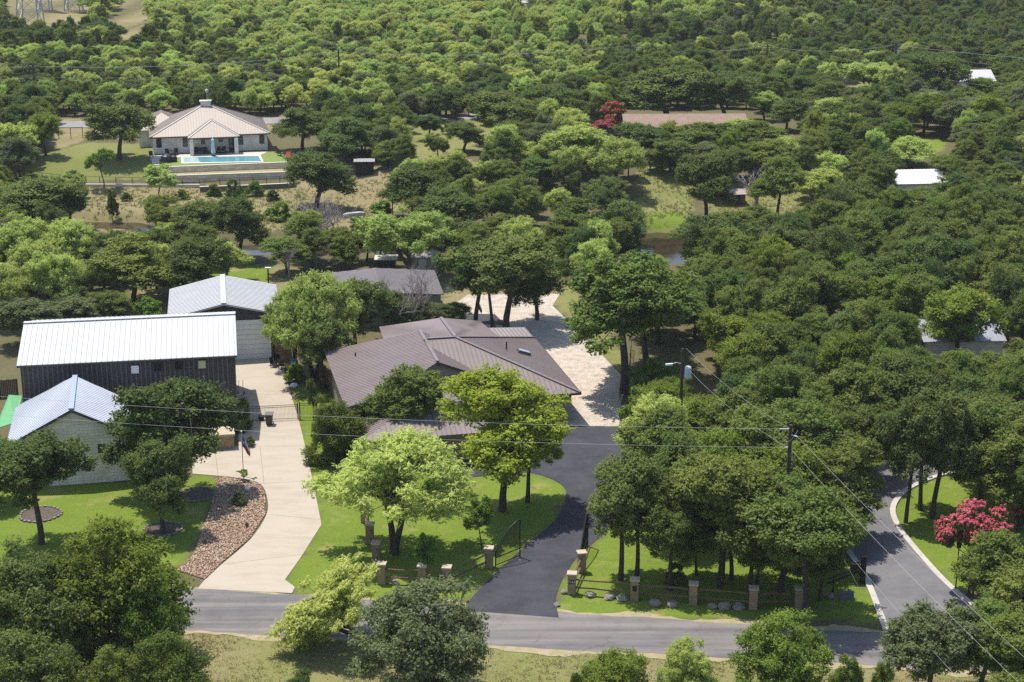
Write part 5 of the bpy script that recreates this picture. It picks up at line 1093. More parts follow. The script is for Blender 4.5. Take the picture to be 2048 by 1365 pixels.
T = [  # code, trunk u, base v, crown width, crown top v, label
 ('K', 222, 1310, 275, 1035, 'big dark oak on the street verge at lower left'), ('C', 80, 1350, 250, 1085, 'big oak left of another on the lower left verge'), ('K', 310, 1345, 140, 1150, 'yellowish oak at the right edge of the lower left clump'), ('C', -20, 1325, 180, 1080, 'dark oak cut by the left edge near the street'),
 ('R', 335, 1460, 175, 1262, 'bright green juniper at the bottom left beside the dry grass'), ('R', 225, 1470, 150, 1285, 'juniper at the bottom edge under the big oaks'), ('J', 130, 1470, 110, 1320, 'small juniper at the bottom edge left of a taller one'), ('C', 60, 1470, 220, 1260, 'dark oak in the bottom left corner'),
 ('T', 82, 1088, 205, 868, 'oak with a straight dark trunk on the left lawn'), ('O', 350, 992, 240, 740, 'large oak covering the corner of the dark barn'), ('O', 326, 1066, 135, 865, 'lower oak standing in the ringed bed on the left lawn'), ('O', -30, 1010, 130, 880, 'oak cut by the left edge beside the stone house'),
 ('M', 796, 1106, 300, 846, 'large pale green mesquite on the lawn island'), ('B', 845, 1400, 265, 1156, 'big round grey green tree at the bottom centre'),
 ('F', 1007, 1022, 255, 735, 'yellow green elm in front of the brown roof'), ('F', 1054, 1004, 150, 800, 'slim elm beside the yellow green one on the island'), ('E', 818, 905, 145, 725, 'dark slim elm in front of the brown gable'), ('R', 676, 925, 125, 788, 'olive juniper at the left front of the brown roof house'), ('R', 745, 905, 120, 795, 'olive elm between juniper and slim elm before the brown roof'), ('J', 650, 905, 60, 815, 'small juniper beside the strip of lawn'), ('M', 870, 985, 120, 900, 'mesquite just behind the large one on the island'),
 ('Z', 962, 1095, 75, 985, 'young thin tree on the shaded island lawn'), ('Z', 852, 1160, 55, 1060, 'young tree behind the rails on the island'),
 ('M', 632, 760, 180, 532, 'tall pale mesquite right of the rear garage'), ('M', 590, 735, 120, 560, 'pale mesquite touching the rear garage roof'), ('O', 648, 778, 115, 625, 'dark oak under the mesquite near the cedar fence'), ('O', 712, 705, 120, 552, 'dark oak behind the left wing of the brown roof'), ('O', 778, 690, 120, 575, 'oak behind the middle of the brown roof'), ('G', 850, 682, 95, 590, 'grey green oak left of the trunk with the flag'), ('O', 905, 660, 70, 600, 'small oak by the asphalt pad'),
 ('T', 1013, 663, 215, 467, 'large spreading oak behind the house by the gravel yard'), ('T', 952, 655, 150, 480, 'oak with a flag on its trunk'), ('T', 984, 662, 110, 500, 'oak with forked trunk between two others by the gravel'), ('O', 1075, 640, 120, 505, 'oak at the right end of the group by the gravel yard'),
 ('U', 1248, 787, 270, 512, 'big weeping elm at the right side of the gravel yard'), ('E', 1290, 740, 230, 520, 'elm behind the weeping elm'), ('M', 1190, 592, 100, 476, 'bright mesquite above the gravel yard'), ('M', 1290, 590, 80, 505, 'bright mesquite below the pond'), ('M', 826, 560, 190, 415, 'wide pale mesquite behind the garden shed'),
 ('K', 1300, 810, 95, 712, 'bright green shrub right of the weeping elm trunk'), ('K', 1345, 840, 90, 745, 'bright green shrub under the transformer pole'), ('S', 1275, 850, 80, 770, 'bright green shrub at the gravel yard corner'), ('Y', 1320, 880, 110, 760, 'bright oak behind the pale mesquite by the drive'), ('M', 1310, 940, 150, 778, 'pale mesquite at the right edge of the asphalt drive'), ('Y', 1400, 900, 120, 790, 'bright oak right of the transformer pole'),
 ('T', 1241, 1160, 165, 905, 'leftmost tree on the right front lawn'), ('U', 1274, 1152, 150, 935, 'second tree on the right front lawn with pale trunk'), ('E', 1350, 1085, 170, 845, 'elm at the back of the right front lawn'), ('U', 1440, 1172, 225, 900, 'elm behind the third shaded pillar'), ('U', 1462, 1160, 140, 960, 'oak with twin trunk behind the shaded rails'), ('Y', 1545, 1100, 190, 880, 'bright oak hiding the foot of the front utility pole'), ('E', 1562, 1182, 225, 945, 'elm right of the shaded pillar'), ('U', 1612, 1232, 235, 965, 'tree with a pale trunk at the street beside the last pillar'), ('E', 1672, 1080, 190, 870, 'elm left of the side road bend'), ('E', 1500, 1040, 180, 815, 'elm behind the bright oak near the utility pole'), ('O', 1655, 1140, 130, 1000, 'oak over the lamp post in the shade'), ('D', 1352, 1167, 48, 1128, 'dark spiky shrub on the sunny lawn behind the rails'),
 ('K', 1560, 1398, 185, 1222, 'round bright tree on the near verge of the street'), ('K', 1235, 1440, 150, 1288, 'dark leafy tree at the bottom right of centre'), ('M', 1375, 1450, 130, 1282, 'pale mesquite at the bottom between two dark trees'), ('N', 1608, 1420, 90, 1300, 'pale young mesquite in front of the round bright tree'), ('M', 1180, 1420, 60, 1320, 'pale shrubby mesquite left of the dark tree at the bottom'), ('J', 1690, 1450, 90, 1312, 'olive juniper at the bottom edge right of the round tree'), ('H', 1850, 1420, 200, 1200, 'grey green elm at the street corner, lower right'), ('E', 1955, 1395, 190, 1195, 'elm in front of the side road at lower right'), ('E', 1990, 1262, 200, 1055, 'tall elm right of the pink crepe myrtle'), ('E', 2050, 1330, 200, 1100, 'elm cut by the right edge near the power lines'), ('E', 2050, 1470, 220, 1240, 'elm in the bottom right corner'), ('J', 1760, 1460, 80, 1330, 'small juniper on the near verge at lower right'), ('O', 600, 1440, 70, 1345, 'low dark shrub like oak at the bottom left of the round tree'),
 ('T', 1812, 1046, 130, 800, 'dark straight trunk tree in the bend of the side road'), ('T', 1840, 1020, 140, 790, 'second trunk in the group at the side road bend'), ('T', 1866, 1035, 170, 780, 'rightmost trunk of the group at the side road bend'), ('E', 1960, 1020, 190, 790, 'elm above the pink crepe myrtle'), ('E', 2040, 1060, 200, 830, 'elm at the right edge above the crepe myrtle'), ('O', 1800, 890, 160, 700, 'oak behind the small bright lawn at right'), ('E', 1700, 905, 170, 720, 'elm left of the small bright lawn at right'),
 ('P', 1938, 1190, 150, 990, 'pink flowering crepe myrtle by the side road'), ('P', 2040, 1060, 50, 1000, 'pink crepe myrtle cut by the right edge'), ('P', 1225, 270, 62, 196, 'red crepe myrtle left of the red roofed house'), ('P', 1204, 280, 50, 238, 'low pink crepe myrtle in front of the red one'),
 ('O', 240, 318, 132, 197, 'round dark oak left of the hip roof house'), ('O', 605, 302, 110, 212, 'oak right of the hip roof house'), ('O', 634, 418, 145, 298, 'oak with clear trunk in the dry yard below the pool'), ('O', 690, 325, 115, 228, 'oak between the pool and the black shed'), ('Z', 208, 378, 68, 290, 'light green young tree on the pool house lawn'), ('N', 150, 395, 46, 335, 'small pale tree by the wire fence at left'), ('N', 318, 400, 82, 322, 'pale leafy tree in front of the terrace walls'), ('Y', 92, 312, 72, 222, 'bushy oak standing alone on the left lawn'), ('M', 42, 325, 95, 240, 'pale mesquite at the left edge of the pool house lawn'), ('G', 40, 362, 85, 270, 'grey green oak at the left edge of the lawn'), ('O', 830, 440, 130, 325, 'dark rounded oak right of the dry yard'), ('J', 226, 444, 36, 380, 'single dark juniper on the creek bank'),
 ('M', 1160, 338, 155, 242, 'wide pale mesquite left of the red roofed house'), ('M', 1240, 385, 115, 275, 'pale mesquite above the meadow'), ('M', 1120, 445, 66, 370, 'small pale mesquite with red trunk in the middle'), ('M', 800, 312, 52, 228, 'upright light mesquite beyond the black shed'), ('O', 1012, 292, 150, 176, 'large oak in the middle distance above the pale mesquite'), ('O', 1105, 258, 120, 165, 'oak with pale forked trunk left of the red crepe myrtle'), ('O', 1335, 245, 190, 130, 'very large live oak behind the red roofed house'), ('O', 1450, 245, 130, 140, 'live oak right of the very large one'), ('M', 1528, 242, 72, 183, 'round light mesquite on the grass right of the red roof'), ('O', 1572, 262, 80, 190, 'oak with slim trunk right of the round light mesquite'),
 ('J', 690, 545, 90, 475, 'dark juniper left of the wide pale mesquite'), ('O', 1090, 300, 90, 240, 'oak behind the wide pale mesquite'), ('M', 1490, 300, 160, 238, 'pale mesquite covering the front of the red roof'), ('M', 1640, 400, 110, 335, 'bright mesquite right of the bare tree by the hut'), ('M', 1820, 340, 110, 270, 'bright mesquite above the pale roofed outbuilding'), ('M', 1740, 190, 100, 120, 'pale mesquite left of the far utility pole'), ('O', 1870, 170, 120, 100, 'dark oak over the white outbuilding roof'), ('Y', 1955, 215, 90, 150, 'bright oak right of the white outbuilding'), ('O', 900, 470, 130, 370, 'oak in the middle woods above the large spreading oak'), ('M', 930, 420, 90, 355, 'yellowish mesquite right of the dry yard'), ('M', 1660, 260, 90, 195, 'pale mesquite in the right hand woods'),
 ('D', 485, 862, 52, 798, 'dark leafy shrub at the barn corner by the gate'), ('S', 592, 762, 50, 725, 'yellow green shrub beside the upper concrete drive'), ('O', 627, 838, 22, 750, 'narrow ivy covered post tree inside the picket fence'),
 ('Z', 487, 962, 26, 938, 'spiky agave like plant at the flagpole foot'), ('D', 410, 1090, 10, 1078, 'small dark plant low in the rock bed'), ('D', 494, 1056, 10, 1045, 'small dark plant near the right rim of the rock bed'), ('D', 480, 1010, 34, 985, 'low shrub at the upper end of the rock bed'), ('D', 500, 893, 26, 872, 'reddish low plant in the bed beside the concrete')]
T += [('Y', 1345, 320, 75, 238, 'bright narrow oak rising before the middle of the red roof'), ('E', 1505, 312, 120, 236, 'elm covering the right end of the red roof')]
T += [('O', 858, 280, 60, 226, 'small oak on the yellow grass right of the black shed'), ('E', 876, 322, 52, 262, 'small elm on the yellow grass beyond the black shed'), ('O', 928, 305, 85, 240, 'oak at the right end of the yellow grass patch'), ('D', 900, 268, 40, 240, 'shrub in the middle of the yellow grass patch'),
      ('O', 1278, 318, 90, 240, 'oak rising before the left end of the red roof'), ('E', 1405, 318, 80, 239, 'elm rising before the right half of the red roof')]
T += [('E', 1338, 1180, 150, 960, 'elm right of the twin trunks by the mailbox pillar'), ('U', 1500, 1185, 150, 985, 'oak just behind the pillar near the round street tree'), ('M', 1445, 300, 80, 246, 'small pale mesquite before the red roof')]
T += [('C', 1240, 508, 110, 400, 'dark low crowned oak on the left bank of the pond'), ('E', 1160, 505, 130, 395, 'elm left of the dark oak by the pond'), ('C', 1440, 545, 190, 415, 'wide dark oak on the right side of the pond'), ('O', 1412, 440, 115, 296, 'tall dark oak left of the weathered hut'), ('E', 1555, 440, 110, 300, 'elm behind the bare tree by the hut'), ('O', 1210, 440, 90, 350, 'dark multi stemmed oak left of the meadow')]
T += [('O', 1300, 322, 120, 248, 'oak hiding the front wall of the red roofed house'), ('O', 1385, 326, 125, 257, 'oak hiding the middle front of the red roofed house'), ('E', 1452, 318, 105, 243, 'olive elm before the right part of the red roof'), ('O', 1340, 345, 100, 275, 'oak just above the meadow'),
      ('E', 1870, 802, 110, 698, 'elm hiding the lower left of the grey roofed house'), ('E', 1975, 792, 110, 695, 'elm hiding the right end of the grey roofed house'), ('E', 1925, 815, 110, 702, 'elm below the middle of the grey roofed house'), ('Y', 1912, 742, 165, 565, 'olive yellow elm spreading over the grey roofed house'),
      ('E', 1812, 468, 140, 383, 'elm below the pale roofed outbuilding'), ('O', 1905, 455, 120, 345, 'oak at the right end of the pale roofed outbuilding'), ('O', 1872, 425, 60, 360, 'small oak over the pale roofed outbuilding'), ('O', 1872, 214, 115, 105, 'oak covering the left half of the white outbuilding'), ('O', 1925, 232, 90, 172, 'low oak below the white outbuilding')]
T += [('E', 1330, 1012, 180, 790, 'elm behind the leftmost tree of the right front lawn'), ('Y', 1420, 1062, 160, 850, 'bright oak in the middle back of the right front lawn'), ('E', 1600, 1015, 180, 800, 'elm behind the front utility pole'), ('E', 1515, 1178, 110, 1000, 'slim elm over the last bay of shaded rails'), ('E', 1392, 1150, 100, 985, 'slim elm above the mailbox pillar'),
      ('E', 1735, 960, 120, 800, 'slim elm at the left edge of the side road bend'), ('O', 1640, 1200, 110, 1030, 'small oak over the lawn corner by the mailbox'), ('E', 1480, 950, 160, 760, 'olive elm left of the front utility pole top'), ('S', 1150, 1430, 40, 1345, 'low bush at the bottom edge right of the round grey tree')]
T += [('O', 70, 472, 170, 346, 'wide dark oak at the left edge below the wire fence'), ('O', 140, 462, 90, 352, 'dark oak right of the wide one below the wire fence'), ('M', 45, 565, 125, 432, 'pale mesquite at the left edge above the barn roof'), ('M', 132, 560, 120, 430, 'pale mesquite right of another beneath the wide dark oak'),
      ('O', 225, 560, 110, 462, 'small dark oak left of the wide olive elm'), ('E', 268, 608, 180, 468, 'wide olive elm left of the white garage roof'), ('M', 452, 562, 95, 478, 'pale mesquite above the white garage roof'), ('O', 395, 606, 135, 468, 'dark oak touching the left side of the white garage roof'), ('O', 480, 520, 115, 388, 'dark oak at the creek left of the bare snag'), ('O', 400, 512, 125, 398, 'dark oak at the creek below the terrace walls'), ('E', 340, 486, 95, 385, 'olive elm at the creek below the terrace walls'),
      ('M', 105, 642, 115, 500, 'tall pale mesquite above the left end of the barn roof'), ('M', 25, 655, 100, 532, 'pale mesquite cut by the left edge above the barn roof'), ('G', 60, 690, 130, 588, 'grey green scrubby oak at the left end of the barn roof'), ('G', 150, 668, 110, 590, 'grey green scrubby oak just above the barn roof'), ('O', 230, 655, 90, 575, 'oak above the middle of the barn roof'), ('S', 300, 650, 80, 592, 'bright shrub just above the barn roof'), ('E', 575, 548, 100, 470, 'olive elm by the creek right of the snag'),
      ('S', 303, 428, 45, 390, 'bright green bush on the creek bank'), ('S', 365, 398, 30, 378, 'low bush just under the terrace fence'), ('S', 428, 392, 34, 368, 'low bush in front of the dark sleeper wall'), ('D', 468, 396, 40, 358, 'dark bush in front of the dark sleeper wall'), ('S', 512, 392, 40, 362, 'rounded bush before the right end of the sleeper wall'), ('D', 545, 402, 30, 380, 'small dark bush right of the sleeper wall'), ('S', 118, 405, 34, 384, 'low bush under the left wire fence'), ('D', 252, 402, 24, 384, 'small dark bush on the dry bank'), ('S', 560, 440, 60, 405, 'yellow green bush near the dry yard'),
      ('E', 1850, 450, 120, 372, 'thin elm in front of the pale roofed outbuilding'), ('S', 765, 425, 50, 402, 'low bush by the slim dead snag'), ('D', 720, 470, 70, 432, 'dark bush beyond the upturned boat')]
b = G(742, 1288); e = plant('M', b, 6.2, 4.6, 'pale mesquite leaning left over the street from beside the round grey tree', 'woodland mesquite trees', 1); e.rotation_euler = (-.05, -.62, .2)
for q in T: tree(q[0], q[1], q[2], q[3], q[4], q[5])
for u, vb, vt, wpx, lb, sd_2, tw in ((636, 505, 405, 125, 'bare grey dead tree by the creek below the upturned boat', 5, True), (818, 694, 548, 120, 'bare grey dead tree behind the brown roof', 9, True), (1512, 415, 325, 95, 'bare pale dead tree beside the weathered hut', 3, False), (785, 430, 350, 30, 'slim bare dead snag at the edge of the dry yard', 6, False), (578, 560, 480, 40, 'small bare snag near the creek by the rear garage', 8, False), (1300, 345, 300, 40, 'bare branchy tree at the meadow edge', 12, False)):
    b = G(u, vb); h = height_for(b, vt); s = px(b)[2]; me = dead_tree_mesh(sd_2, 6., 3.5, tw)
    e = empty('dead_tree', b); tag(e, lb, 'tree', 'bare dead trees'); e.scale = (wpx / 2 / s / 3.6, wpx / 2 / s / 3.6, h / 6.3)
    o = bpy.data.objects.new('branches', me); col.objects.link(o); o.parent = e; PL.append((b.x, b.y, 1.5, 'X', e))

# woods: single trees sown wherever the photograph has closed canopy
CLEAR = [  # polygon (photo pixels), and the base line nearer than which a crown would cover it
 ([(60, 350), (140, 270), (110, 238), (300, 190), (540, 200), (600, 240), (620, 300), (620, 400), (560, 430), (300, 445), (160, 470), (150, 400), (50, 372)], 244),
 ([(640, 325), (775, 335), (780, 415), (700, 445), (640, 425)], 325), ([(830, 245), (960, 240), (950, 290), (840, 300)], 240), ([(1265, 430), (1290, 335), (1372, 328), (1376, 440), (1362, 470), (1352, 524), (1284, 524)], 330),
 ([(1440, 375), (1600, 375), (1600, 412), (1440, 412)], 380), ([(1250, 237), (1500, 237), (1490, 252), (1250, 258)], 262), ([(1795, 346), (1880, 346), (1885, 380), (1805, 380)], 385), ([(1880, 145), (1985, 145), (1985, 180), (1880, 180)], 180),
 ([(1855, 664), (1985, 664), (1980, 685), (1862, 685)], 690), ([(20, 640), (350, 556), (350, 545), (560, 545), (570, 620), (700, 620), (840, 640), (880, 580), (890, 540), (1135, 570), (1262, 720), (1262, 900), (1300, 1000), (1740, 1240), (0, 1300)], 690),
 ([(350, 545), (560, 545), (545, 600), (350, 630)], 600), ([(655, 545), (750, 516), (885, 516), (885, 580), (700, 560)], 560), ([(930, 590), (1135, 580), (1250, 760), (1240, 850), (1150, 850), (1070, 680), (900, 640)], 585), ([(745, 520), (885, 515), (885, 550), (745, 550)], 549),
 ([(1745, 895), (1840, 900), (1900, 930), (1800, 1000), (1900, 1180), (1780, 1260), (1700, 1080)], 890), ([(5, 45), (60, -60), (178, -60), (165, 56), (60, 62)], -100), ([(252, -60), (286, -60), (293, 78), (230, 78)], -100), ([(476, 478), (552, 478), (552, 508), (476, 508)], 478),
 ([(300, 592), (350, 585), (350, 630), (300, 630)], 590), ([(470, 530), (545, 530), (545, 570), (470, 555)], 535), ([(1190, 235), (1250, 195), (1250, 280), (1190, 280)], 268), ([(1490, 200), (1580, 200), (1580, 270), (1490, 270)], 235), ([(1280, 700), (1390, 700), (1390, 930), (1280, 930)], 700), ([(1870, 1000), (1995, 1000), (1995, 1150), (1870, 1150)], 1000),
 ([(1100, 370), (1160, 370), (1150, 440), (1100, 440)], 400), ([(1830, 275), (1895, 275), (1880, 312), (1830, 312)], 275), ([(1690, 150), (1730, 150), (1730, 168), (1690, 168)], 150), ([(1420, 640), (1500, 640), (1500, 700), (1420, 700)], 9999)]
NOBASE = [[(-400, 1165), (3000, 1210), (3000, 1800), (-400, 1800)], [(-200, 660), (345, 625), (350, 560), (560, 545), (1262, 560), (1300, 900), (1280, 1250), (-200, 1250)], [(1300, 930), (1620, 930), (1790, 1260), (1280, 1260)], [(100, 262), (640, 262), (640, 232), (100, 232)], [(1230, 220), (1520, 220), (1520, 262), (1230, 262)], [(1880, 140), (1995, 140), (1995, 190), (1880, 190)], [(1855, 640), (1995, 640), (1995, 735), (1855, 735)], [(1790, 340), (1895, 340), (1895, 402), (1790, 402)]]
rs5 = random.Random(77); cell = {}
def near_ok(x, y, r):
    k0, k1 = int(x // 8), int(y // 8)
    for a in (-1, 0, 1):
        for c in (-1, 0, 1):
            for (X_, Y_, R_) in cell.get((k0 + a, k1 + c), ()):
                if math.hypot(x - X_, y - Y_) < .60 * (r + R_): return False
    return True
def put(x, y, r): cell.setdefault((int(x // 8), int(y // 8)), []).append((x, y, r))
for x, y, r, c, e in PL: put(x, y, r)
def region(u, v, x, y):
    """mix of kinds as the photograph shows it: (codes, weights, radius range, height range)"""
    if v > 440 and u > 1250: return 'EEEEOOYEC', (2.3, 4.8), (6.5, 10)
    if v > 440 and u < 560: return 'MMOOEYMH', (2.2, 3.8), (4.5, 7)
    if v > 380: return 'OOEEEJM', (2.2, 4.0), (5, 7.5)
    if u > 1200: return ('OOOEEEEHMY' if v > 130 else 'OOEEGJMH'), (2.3, 4.4), (5, 8)
    if v > 240: return 'OOEEGJMO', (2.2, 4.2), (5, 8)
    if u > 560: return 'MMMMMEJGY' if v < 190 else 'OOEEGMJ', (2.0, 3.8), (4, 6.5)
    if v > 150: return 'JJOOEMGM', (2.0, 3.6), (4, 6.5)
    if 100 < v <= 150: return 'JJJMMEM', (2.0, 3.4), (3.8, 5.5)
    return 'MMMMJHG', (2.0, 3.4), (3.5, 5.5)
cand = []
for _ in range(60000):
    y = 92 + (rs5.random() ** .8) * 310; x = rs5.uniform(-1, 1) * (y * .335 + 10); cand.append((x, y))
auto = []
for x, y in cand:
    z = gz(x, y)
    if z < -.35: continue
    u, v, s = px((x, y, z))
    if v < 118 or u < -90 or u > 2140 or v > 1300: continue
    if any(bool(inpoly(u, v, p)) for p in NOBASE): continue
    codes, rr_, hh = region(u, v, x, y); r = rs5.uniform(*rr_)
    if not near_ok(x, y, r): continue
    h = rs5.uniform(*hh) * (.72 + .28 * r / rr_[1]); bad = False
    tops = np.array([(u + a * r * s * .95, v - h * s * .96 * b_) for b_, w_ in ((0, .1), (.12, .3), (.25, .8), (.36, 1), (.48, 1), (.6, 1), (.7, .95), (.8, .85), (.9, .65), (.99, .2)) for a in (-w_, -w_ * .6, -w_ * .3, 0, w_ * .3, w_ * .6, w_)])
    for poly, vmin in CLEAR:
        if v > vmin and inpoly(tops[:, 0], tops[:, 1], poly).any(): bad = True; break
    if bad: continue
    code = rs5.choice(codes)
    if code == 'J': r *= .75; h *= .85
    put(x, y, r); auto.append((x, y, z, u, v, code, r, h))
# nearest first so that caps drop only the farthest
auto.sort(key=lambda a: a[1]); cnt = {}; STUFF = []
for k_, b_ in (('hand', 0),): pass
for p_ in PL:
    if p_[3] in LM: n_ = LM[p_[3]][0]; cnt[n_] = cnt.get(n_, 0) + 1
LMK = [('the hip roof house', 420, 240), ('the swimming pool', 445, 318), ('the black shed', 729, 335), ('the red crepe myrtle', 1225, 230), ('the red roofed house', 1372, 248), ('the white outbuilding', 1930, 165), ('the far left utility pole', 70, 170), ('the pylon foot', 62, 45),
       ('the dry yard', 690, 390), ('the meadow', 1330, 400), ('the pond', 1320, 495), ('the weathered hut', 1470, 395), ('the pale roofed outbuilding', 1840, 365), ('the garden shed', 850, 530), ('the rear garage', 450, 590), ('the long white barn roof', 230, 670), ('the weeping elm', 1250, 620), ('the lamp arm pole', 1363, 740),
       ('the front utility pole', 1573, 880), ('the side road bend', 1790, 980), ('the pink crepe myrtle', 1930, 1060), ('the grey roofed house', 1920, 675), ('the wide pale mesquite by the garden shed', 800, 470), ('the bare dead tree by the creek', 632, 460), ('the large spreading oak', 1010, 540), ('the pole beyond the red roof', 1532, 110), ('the scrub utility pole', 679, 130), ('the grassy firebreak strip', 262, 40), ('the large middle distance oak', 1012, 220), ('the pole left of the white outbuilding', 1788, 110), ('the pole above the pink trees', 1259, 105), ('the left edge creek bend', 60, 430), ('the lone juniper on the bank', 226, 410)]
KW = dict(C='low dark oak', O='dark oak', Y='bright oak', E='olive elm', F='yellow elm', M='pale mesquite', J='juniper', G='grey green oak', H='grey green elm', S='shrub')
buck = {}
for a in auto:
    x, y, z, u, v, code, r, h = a; kd = LM[code][0]
    if cnt.get(kd, 0) >= 295: STUFF.append(a); continue
    cnt[kd] = cnt.get(kd, 0) + 1; e = plant(code, Vector((x, y, z - .05)), h, r)
    vc = v - h * px((x, y, z))[2] * .5; d, nm_, lu, lv = min((math.hypot(u - lu, (vc - lv) * 1.4), nm_, lu, lv) for nm_, lu, lv in LMK)
    rel = ('right of' if u > lu else 'left of') if abs(u - lu) > abs(vc - lv) * 1.3 else ('beyond' if vc < lv else 'in front of'); buck.setdefault((code, rel, nm_), []).append((d, e))
ORDN = ['nearest', 'second', 'third', 'fourth', 'fifth', 'sixth', 'seventh', 'eighth', 'ninth', 'tenth', 'eleventh', 'twelfth', 'thirteenth', 'fourteenth', 'fifteenth', 'sixteenth', 'seventeenth', 'eighteenth', 'nineteenth', 'twentieth']
for (code, rel, nm_), L in buck.items():
    L.sort(key=lambda q: q[0])
    for i, (d, e) in enumerate(L):
        w_ = ORDN[i] if i < 20 else f'{i + 1}' + {1: 'st', 2: 'nd', 3: 'rd'}.get((i + 1) % 10, 'th'); e['label'] = f"{w_} {KW[code]} counting outward {rel} {nm_}"; e['group'] = 'woodland ' + NAMES[LM[code][0]].replace('_', ' ') + 's'
for p_ in PL:
    if p_[4].get('group') == 'hand':
        kd = LM[p_[3]][0]; p_[4]['group'] = {'oak': 'woodland oak trees', 'highoak': 'tall trunked oak trees', 'thicket': 'broad low crowned oak trees', 'elm': 'woodland elm trees', 'mesquite': 'woodland mesquite trees', 'juniper': 'woodland juniper trees', 'bush': 'shrubs', 'sapling': 'young trees', 'myrtle': 'crepe myrtles'}[kd]
print('INDIVIDUAL', cnt, 'stuff', len(STUFF))

# the far wood that reads as one mass: one object of points carrying crowns
pts, sc_, rt, ix = [], [], [], []
kinds = [('mesquite', L_MES), ('oak', L_OAK), ('juniper', L_JUN), ('elm', L_ELM), ('oak', L_GREY), ('mesquite', L_MES)]
def src(kd, s, lm):
    me = crown_mesh(kd, s, lm)
    return next((o for o in bpy.data.objects if o.type == 'MESH' and o.data == me), None)
srcs = []
for (kd, lm), s in zip(kinds, (0, 1, 0, 1, 2, 2)):
    o = src(kd, s, lm) or next(src(kd, k, lm) for k in range(KV[kd]) if src(kd, k, lm)); srcs.append((o, kd))
for x, y, z, u, v, code, r, h in STUFF: 
    k = {'M': 0, 'O': 1, 'J': 2, 'E': 3, 'G': 4}.get(code, 3); pts.append((x, y, z)); H_, R_ = MESH[(srcs[k][1], 0)][2:4]; sc_.append((r / R_, r / R_, h / H_)); rt.append((0, 0, rs5.uniform(0, 6.28))); ix.append(k)
for _ in range(26000):
    y = 385 + rs5.random() ** .75 * 420; x = rs5.uniform(-1, 1) * (y * .33 + 15); z = gz(x, y); u, v, s = px((x, y, z))
    if v >= 118: continue
    r = rs5.uniform(1.5, 4.6) * (1 + max(0, (y - 480)) / 700)
    if any(bool(inpoly(u, v - 20, CLEAR[k][0])) or bool(inpoly(u, v, CLEAR[k][0])) or bool(inpoly(u + a, v - 10, CLEAR[k][0])) for k in (15, 16) for a in (-12, 12)): continue
    if abs(u - 1050) < 26 and 28 < v < 62: continue
    if not near_ok(x, y, r): continue
    put(x, y, r); 
    band = math.sin(x * .021 + 2) + math.sin(y * .03 + x * .011) + rs5.uniform(-1.1, 1.1)
    if u < 1250: k = 0 if band > -.35 else rs5.choice((2, 2, 1, 2, 3)); k = 5 if (k == 0 and rs5.random() < .5) else k
    else: k = rs5.choice((1, 1, 3, 4, 3, 2)) if band < 1.2 else 0
    h = rs5.uniform(4, 6.5) if u < 1000 else rs5.uniform(5, 8)
    H_, R_ = MESH[(srcs[k][1], 0)][2:4]; pts.append((x, y, z - .1)); sc_.append((r / R_, r / R_, h / H_)); rt.append((0, 0, rs5.uniform(0, 6.28))); ix.append(k)
print('FAR', len(pts))
me = bpy.data.meshes.new('far_woodland'); me.from_pydata(pts, [], [])
a = me.attributes.new('tscale', 'FLOAT_VECTOR', 'POINT'); a.data.foreach_set('vector', np.array(sc_, np.float32).ravel())
a = me.attributes.new('trot', 'FLOAT_VECTOR', 'POINT'); a.data.foreach_set('vector', np.array(rt, np.float32).ravel())
a = me.attributes.new('tidx', 'INT', 'POINT'); a.data.foreach_set('value', np.array(ix, np.int32))
fw = bpy.data.objects.new('far_woodland', me); col.objects.link(fw); tag(fw, 'unbroken scrub woodland of mesquite, oak and juniper filling the distance', 'woodland', kind='stuff')
ng = bpy.data.node_groups.new('far_woodland', 'GeometryNodeTree'); ng.interface.new_socket('Geometry', in_out='INPUT', socket_type='NodeSocketGeometry'); ng.interface.new_socket('Geometry', in_out='OUTPUT', socket_type='NodeSocketGeometry')
gi = ng.nodes.new('NodeGroupInput'); go = ng.nodes.new('NodeGroupOutput'); iop = ng.nodes.new('GeometryNodeInstanceOnPoints'); jn = ng.nodes.new('GeometryNodeGeometryToInstance')
for o, kd in srcs[::-1]:
    oi = ng.nodes.new('GeometryNodeObjectInfo'); oi.transform_space = 'ORIGINAL'; oi.inputs['Object'].default_value = o; ng.links.new(oi.outputs['Geometry'], jn.inputs[0])
def na(nm_, ty):
    n = ng.nodes.new('GeometryNodeInputNamedAttribute'); n.data_type = ty; n.inputs[0].default_value = nm_; return n.outputs[0]
ng.links.new(gi.outputs[0], iop.inputs['Points']); ng.links.new(jn.outputs[0], iop.inputs['Instance']); iop.inputs['Pick Instance'].default_value = True
ng.links.new(na('tidx', 'INT'), iop.inputs['Instance Index']); ng.links.new(na('trot', 'FLOAT_VECTOR'), iop.inputs['Rotation']); ng.links.new(na('tscale', 'FLOAT_VECTOR'), iop.inputs['Scale'])
ng.links.new(iop.outputs[0], go.inputs[0]); md = fw.modifiers.new('woods', 'NODES'); md.node_group = ng

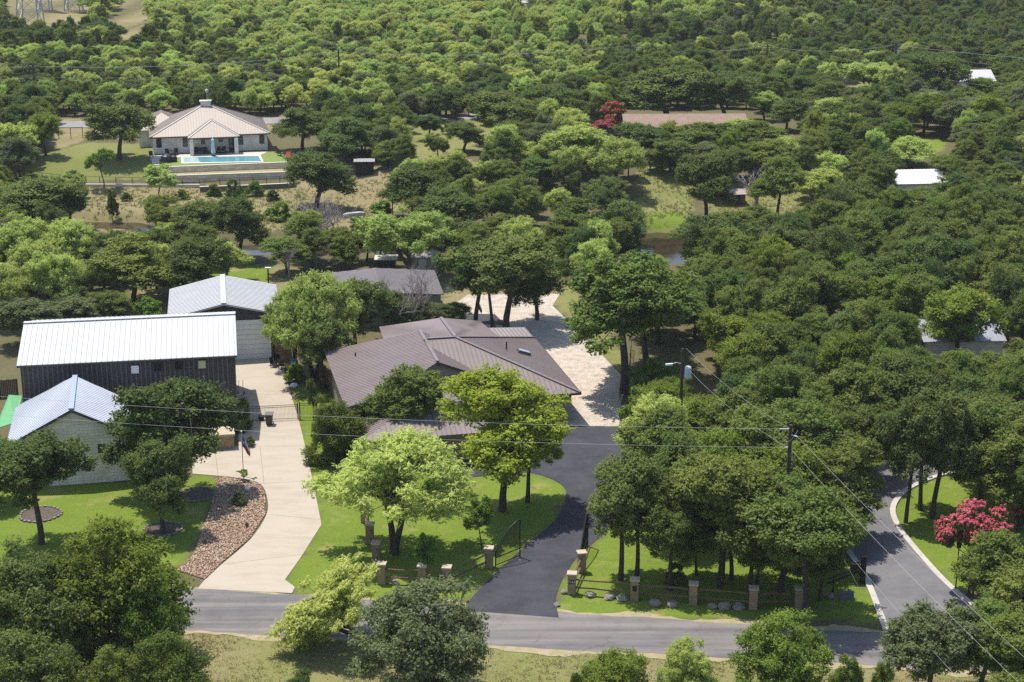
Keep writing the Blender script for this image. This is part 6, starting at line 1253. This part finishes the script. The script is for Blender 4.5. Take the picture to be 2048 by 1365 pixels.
# ground cover: tufts of dry grass and low weeds
def tufts(name, polys, n, hgt, lm, seed, label):
    r = np.random.RandomState(seed); out = []
    for poly in polys:
        W_ = PW(poly); xs = [p.x for p in W_]; ys = [p.y for p in W_]; k = int(n * (max(xs) - min(xs)) * (max(ys) - min(ys)))
        P = np.stack([r.uniform(min(xs), max(xs), k), r.uniform(min(ys), max(ys), k)], 1); P = P[inpoly(P[:, 0], P[:, 1], W_)]
        P = P[(np.sin(P[:, 0] * .7 + 1) * np.sin(P[:, 1] * .6) + r.uniform(-1, 1, len(P))) > -.1]; out.append(P)
    P = np.concatenate(out); P = P[hz(P[:, 0], P[:, 1]) > -1.2]; nb = 7; k = len(P); c = np.repeat(P, nb, 0) + r.normal(size=(k * nb, 2)) * .12; z = hz(c[:, 0], c[:, 1])
    hh = r.uniform(.5, 1.3, k * nb) * hgt; a = r.uniform(0, 6.28, k * nb); w_ = .05; ln = r.normal(size=(k * nb, 2)) * .35 * hgt
    B = np.stack([c[:, 0], c[:, 1], z - .03], 1); dx_ = np.stack([np.cos(a) * w_, np.sin(a) * w_, 0 * a], 1); Tp = B + np.stack([ln[:, 0], ln[:, 1], hh], 1)
    V_ = np.stack([B - dx_, B + dx_, Tp], 1).reshape(-1, 3); o = bpy.data.objects.new(name, numesh(name, V_, np.arange(len(V_)).reshape(-1, 3), lm)); col.objects.link(o); tag(o, label, 'grass', kind='stuff')
tufts('dry_grass', [STRAW[1], STRAW[2], STRAW[4], STRAW[5]], 3.0, .28, L_STRAW, 5, 'tufts of dry straw coloured grass on the banks and verges')
tufts('verge_grass', [[(-60, 1290), (380, 1268), (1550, 1330), (2200, 1380), (2200, 1480), (-60, 1480)]], 14.0, .09, L_STRAW, 9, 'short dry mown grass along the near verge')
tufts('weeds', [STRAW[1], STRAW[4]], 1.2, .35, L_BUSH, 6, 'green weeds scattered through the dry grass')

hm = bpy.data.materials.new('haze'); hm.use_nodes = True; t = hm.node_tree
for n in list(t.nodes): t.nodes.remove(n)
o_ = t.nodes.new('ShaderNodeOutputMaterial'); pv = t.nodes.new('ShaderNodeVolumePrincipled'); pv.inputs['Color'].default_value = (.92, .96, 1, 1); pv.inputs['Density'].default_value = .00009
t.links.new(pv.outputs[0], o_.inputs['Volume'])
hz_ = MB().obox((0, 1700, 28), (3700, 0, 0), (0, 2700, 0), (0, 0, 33)).build('haze', hm); tag(hz_, 'thin pale haze softening the far woodland', 'haze', kind='stuff')
